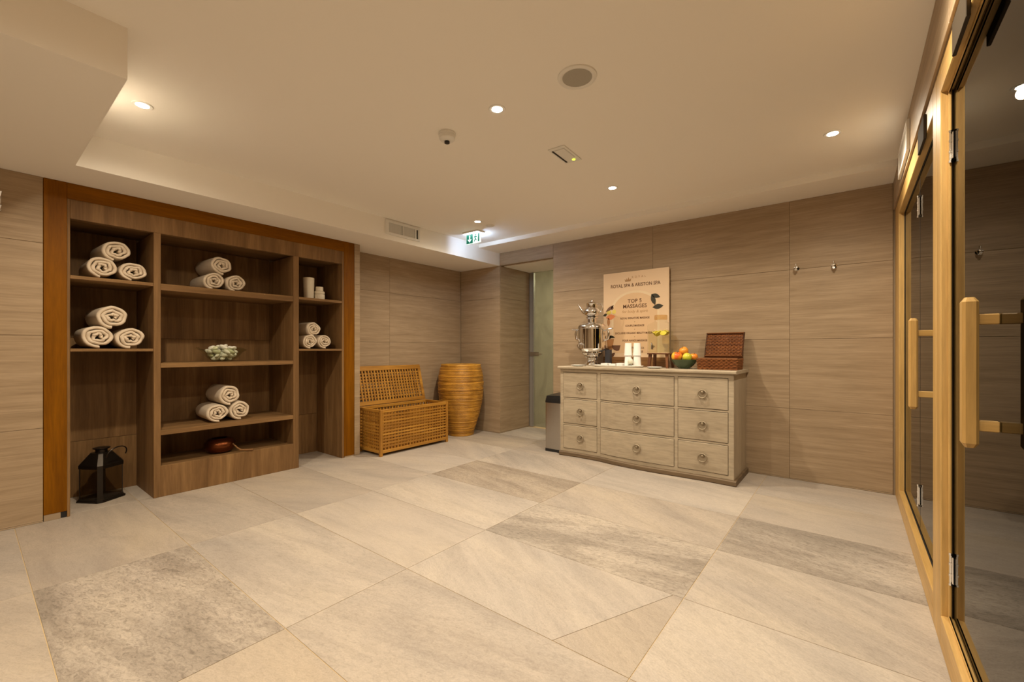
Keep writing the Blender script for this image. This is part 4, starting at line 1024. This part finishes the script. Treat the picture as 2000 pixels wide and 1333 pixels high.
MB().tube([(XL+0.006, 0.130, 2.065), (XL+0.045, 0.135, 2.060), (XL+0.055, 0.138, 2.085)], [0.008, 0.007, 0.010], 10).build('prong', 'chrome', lh, None, True)
MB().tube([(XL+0.006, 0.130, 2.000), (XL+0.038, 0.135, 1.985), (XL+0.050, 0.138, 2.005)], [0.008, 0.007, 0.010], 10).build('prong', 'chrome', lh, None, True)

# ------------------------------------------------------------------ ceiling fittings
def downlight(x, y, label, power=1.0):
    t = thing('downlight', (x, y, ZC), label, 'ceiling light', 'recessed ceiling spots')
    MB().lathe([(0.030, -0.0002), (0.030, -0.003), (0.044, -0.004), (0.047, -0.0002)], (x, y, ZC), 32).build('trim_ring', 'whitepl', t, None, True)
    MB().lathe([(0.029, -0.0006), (0.028, -0.0042), (0.002, -0.0050)], (x, y, ZC), 28).build('lens', 'lamp', t, None, True)
    for nm, en, deg, bl in (('beam', LAMP_W, 151, 1.0), ('spill', SPILL_W, 172, 0.6)):
        l = bpy.data.lights.new(nm, 'SPOT'); l.energy = en*power; l.color = LAMP_COL; l.spot_size = math.radians(deg); l.spot_blend = bl; l.shadow_soft_size = 0.028
        o = bpy.data.objects.new(nm, l); COL.objects.link(o); o.parent = t; o.location = (0, 0, -0.036)
downlight(-3.030, 0.601, 'ceiling spot in the corner of the lowered ceiling above the shelves', 1.22)
downlight(-1.540, 1.823, 'ceiling spot between the smoke detector and the round speaker', 0.86)
downlight(-0.093, 3.307, 'ceiling spot nearest the sauna doors')
downlight(-1.546, 3.297, 'ceiling spot in front of the dresser')
downlight(-3.053, 3.302, 'ceiling spot next to the exit sign', 1.28)
for x, y, lb, pw in ((-0.093, 1.823, 'ceiling spot above the near sauna door', 0.85), (-1.540, 0.35, 'added unseen ceiling spot left of the viewer beside the lowered ceiling', 0.62), (-0.093, 0.35, 'added unseen ceiling spot right above the viewer', 0.7), (-1.540, -1.15, 'added unseen ceiling spot behind the viewer beside the lowered ceiling', 1.0), (-0.093, -1.15, 'added unseen ceiling spot behind the viewer by the sauna wall', 1.0)):
    downlight(x, y, lb, pw)  # the four spots around the viewer are unseen, added to light the foreground
sp_ = thing('ceiling_speaker', (-1.052, 1.850, ZC), 'round white ceiling speaker with grey grille', 'speaker')
MB().lathe([(0.072, -0.0004), (0.072, -0.006), (0.082, -0.010), (0.094, -0.006), (0.096, -0.0004)], (-1.052, 1.850, ZC), 48).build('bezel', 'whitepl', sp_, None, True)
MB().lathe([(0.0715, -0.0006), (0.0715, -0.006), (0.04, -0.009), (0.002, -0.010)], (-1.052, 1.850, ZC), 40).build('grille', 'grille', sp_, None, True)
sd = thing('smoke_detector', (-1.955, 1.838, ZC), 'round white smoke detector on the ceiling', 'smoke detector')
MB().lathe([(0.052, -0.0004), (0.054, -0.010), (0.052, -0.014)], (-1.955, 1.838, ZC), 36).build('mount', 'whitepl', sd, None, True)
MB().lathe([(0.049, -0.0142), (0.049, -0.036), (0.040, -0.045), (0.024, -0.047), (0.022, -0.050)], (-1.955, 1.838, ZC), 36).build('housing', 'whitepl', sd, None, True)
MB().lathe([(0.016, -0.0502), (0.016, -0.062), (0.004, -0.064)], (-1.955, 1.838, ZC), 20).build('sensor', 'black', sd, None, True)
em = thing('ceiling_sensor', (-1.535, 2.535, ZC), 'rectangular white ceiling panel with a green indicator', 'sensor')
M = Matrix.Translation((-1.535, 2.535, ZC)) @ Matrix.Rotation(0.05, 4, 'Z')
MB().rbox((-0.062, -0.128, -0.006), (0.062, 0.128, -0.0004), 0.002).xf(M).build('panel', 'whitepl', em)
MB().box((-0.048, -0.100, -0.0085), (-0.036, 0.105, -0.0062)).xf(M).build('slot', 'darkgap', em)
MB().rbox((-0.032, -0.100, -0.010), (0.045, 0.060, -0.0062), 0.002).xf(M).build('cover', 'whitepl', em)
MB().lathe([(0.012, -0.0062), (0.010, -0.011), (0.002, -0.012)], (0.02, 0.088, 0), 16).xf(M).build('indicator', 'led', em, None, True)
dt = thing('ceiling_disc', (-3.051, 3.493, ZC), 'small flat white disc on the ceiling beside the exit sign', 'detector')
MB().lathe([(0.046, -0.0004), (0.046, -0.004), (0.038, -0.008), (0.034, -0.006), (0.020, -0.010), (0.004, -0.011)], (-3.051, 3.493, ZC), 28).build('disc', 'whitepl', dt, None, True)
# air grille in the soffit face
vt = thing('air_grille', (-3.70, 2.85, 2.285), 'white air grille with upright blades in the soffit face', 'vent')
vm = MB()
VX = -3.6995
for lo, hi in (((2.629, 2.29), (3.069, 2.314)), ((2.629, 2.412), (3.069, 2.436)), ((2.629, 2.314), (2.668, 2.412)), ((3.045, 2.314), (3.069, 2.412)), ((2.838, 2.314), (2.846, 2.412)), ((3.002, 2.314), (3.020, 2.412))):
    vm.box((VX, lo[0], lo[1]), (VX+0.012, hi[0], hi[1]))
vm.build('grille_frame', 'whitepl', vt); MB().box((VX, 2.668, 2.314), (VX+0.002, 3.045, 2.412)).build('duct', 'darkgap', vt)
vs = [2.676+0.0115*i for i in range(14)]+[2.853+0.0115*i for i in range(13)]
for y in vs:
    slab('blade', 'whitepl', (0.009, 0.0045, 0.0975), (VX+0.0068, y, 2.363), vt, 0.5, 0.0008)
# exit sign
EX, EY = -3.370, 3.575
es = thing('exit_sign', (EX, EY, ZC), 'green illuminated exit sign hanging from the ceiling', 'sign')
MB().rbox((EX-0.120, EY-0.062, ZC-0.016), (EX+0.120, EY+0.062, ZC-0.0004), 0.003).build('housing', 'whitepl', es)
for s in (-1, 1): MB().box((EX-0.112, EY+s*0.034-0.022, ZC-0.0175), (EX+0.112, EY+s*0.034+0.022, ZC-0.0162)).build('light_strip', 'exitglow', es)
MB().box((EX-0.112, EY-0.004, ZC-0.128), (EX+0.112, EY+0.004, ZC-0.0164)).build('panel', 'exitwhite', es)
def ex_print(name, poly, mat, d=0.0046): 
    m = MB(); m.loft([[(EX+x, EY-0.0041, ZC+z) for x, z in poly], [(EX+x, EY-d, ZC+z) for x, z in poly]]); return m.build(name, mat, es)
ex_print('green_field', [(-0.106, -0.122), (-0.006, -0.122), (-0.006, -0.020), (-0.106, -0.020)], 'exitgreen')
ex_print('arrow', [(-0.056, -0.110), (-0.026, -0.078), (-0.034, -0.070), (-0.048, -0.084), (-0.048, -0.030), (-0.064, -0.030), (-0.064, -0.084), (-0.078, -0.070), (-0.086, -0.078)], 'exitwhite', 0.0052)
ex_print('doorway', [(0.072, -0.114), (0.094, -0.114), (0.094, -0.024), (0.072, -0.024)], 'exitgreen')
ex_print('runner', [(0.008, -0.110), (0.020, -0.110), (0.034, -0.086), (0.046, -0.100), (0.054, -0.096), (0.040, -0.074), (0.036, -0.060), (0.054, -0.064), (0.056, -0.056), (0.036, -0.046), (0.020, -0.046), (0.008, -0.062), (0.014, -0.068), (0.024, -0.058), (0.026, -0.078)], 'exitgreen')
ex_print('runner_head', [(0.036+0.009*math.cos(a), -0.034+0.009*math.sin(a)) for a in [2*PI*i/12 for i in range(12)]], 'exitgreen')
l = bpy.data.lights.new('sign_light', 'POINT'); l.energy = EXIT_W; l.color = (0.55, 0.70, 1.0); l.shadow_soft_size = 0.03
o = bpy.data.objects.new('sign_light', l); COL.objects.link(o); o.parent = es; o.location = (0, 0.040, -0.085)
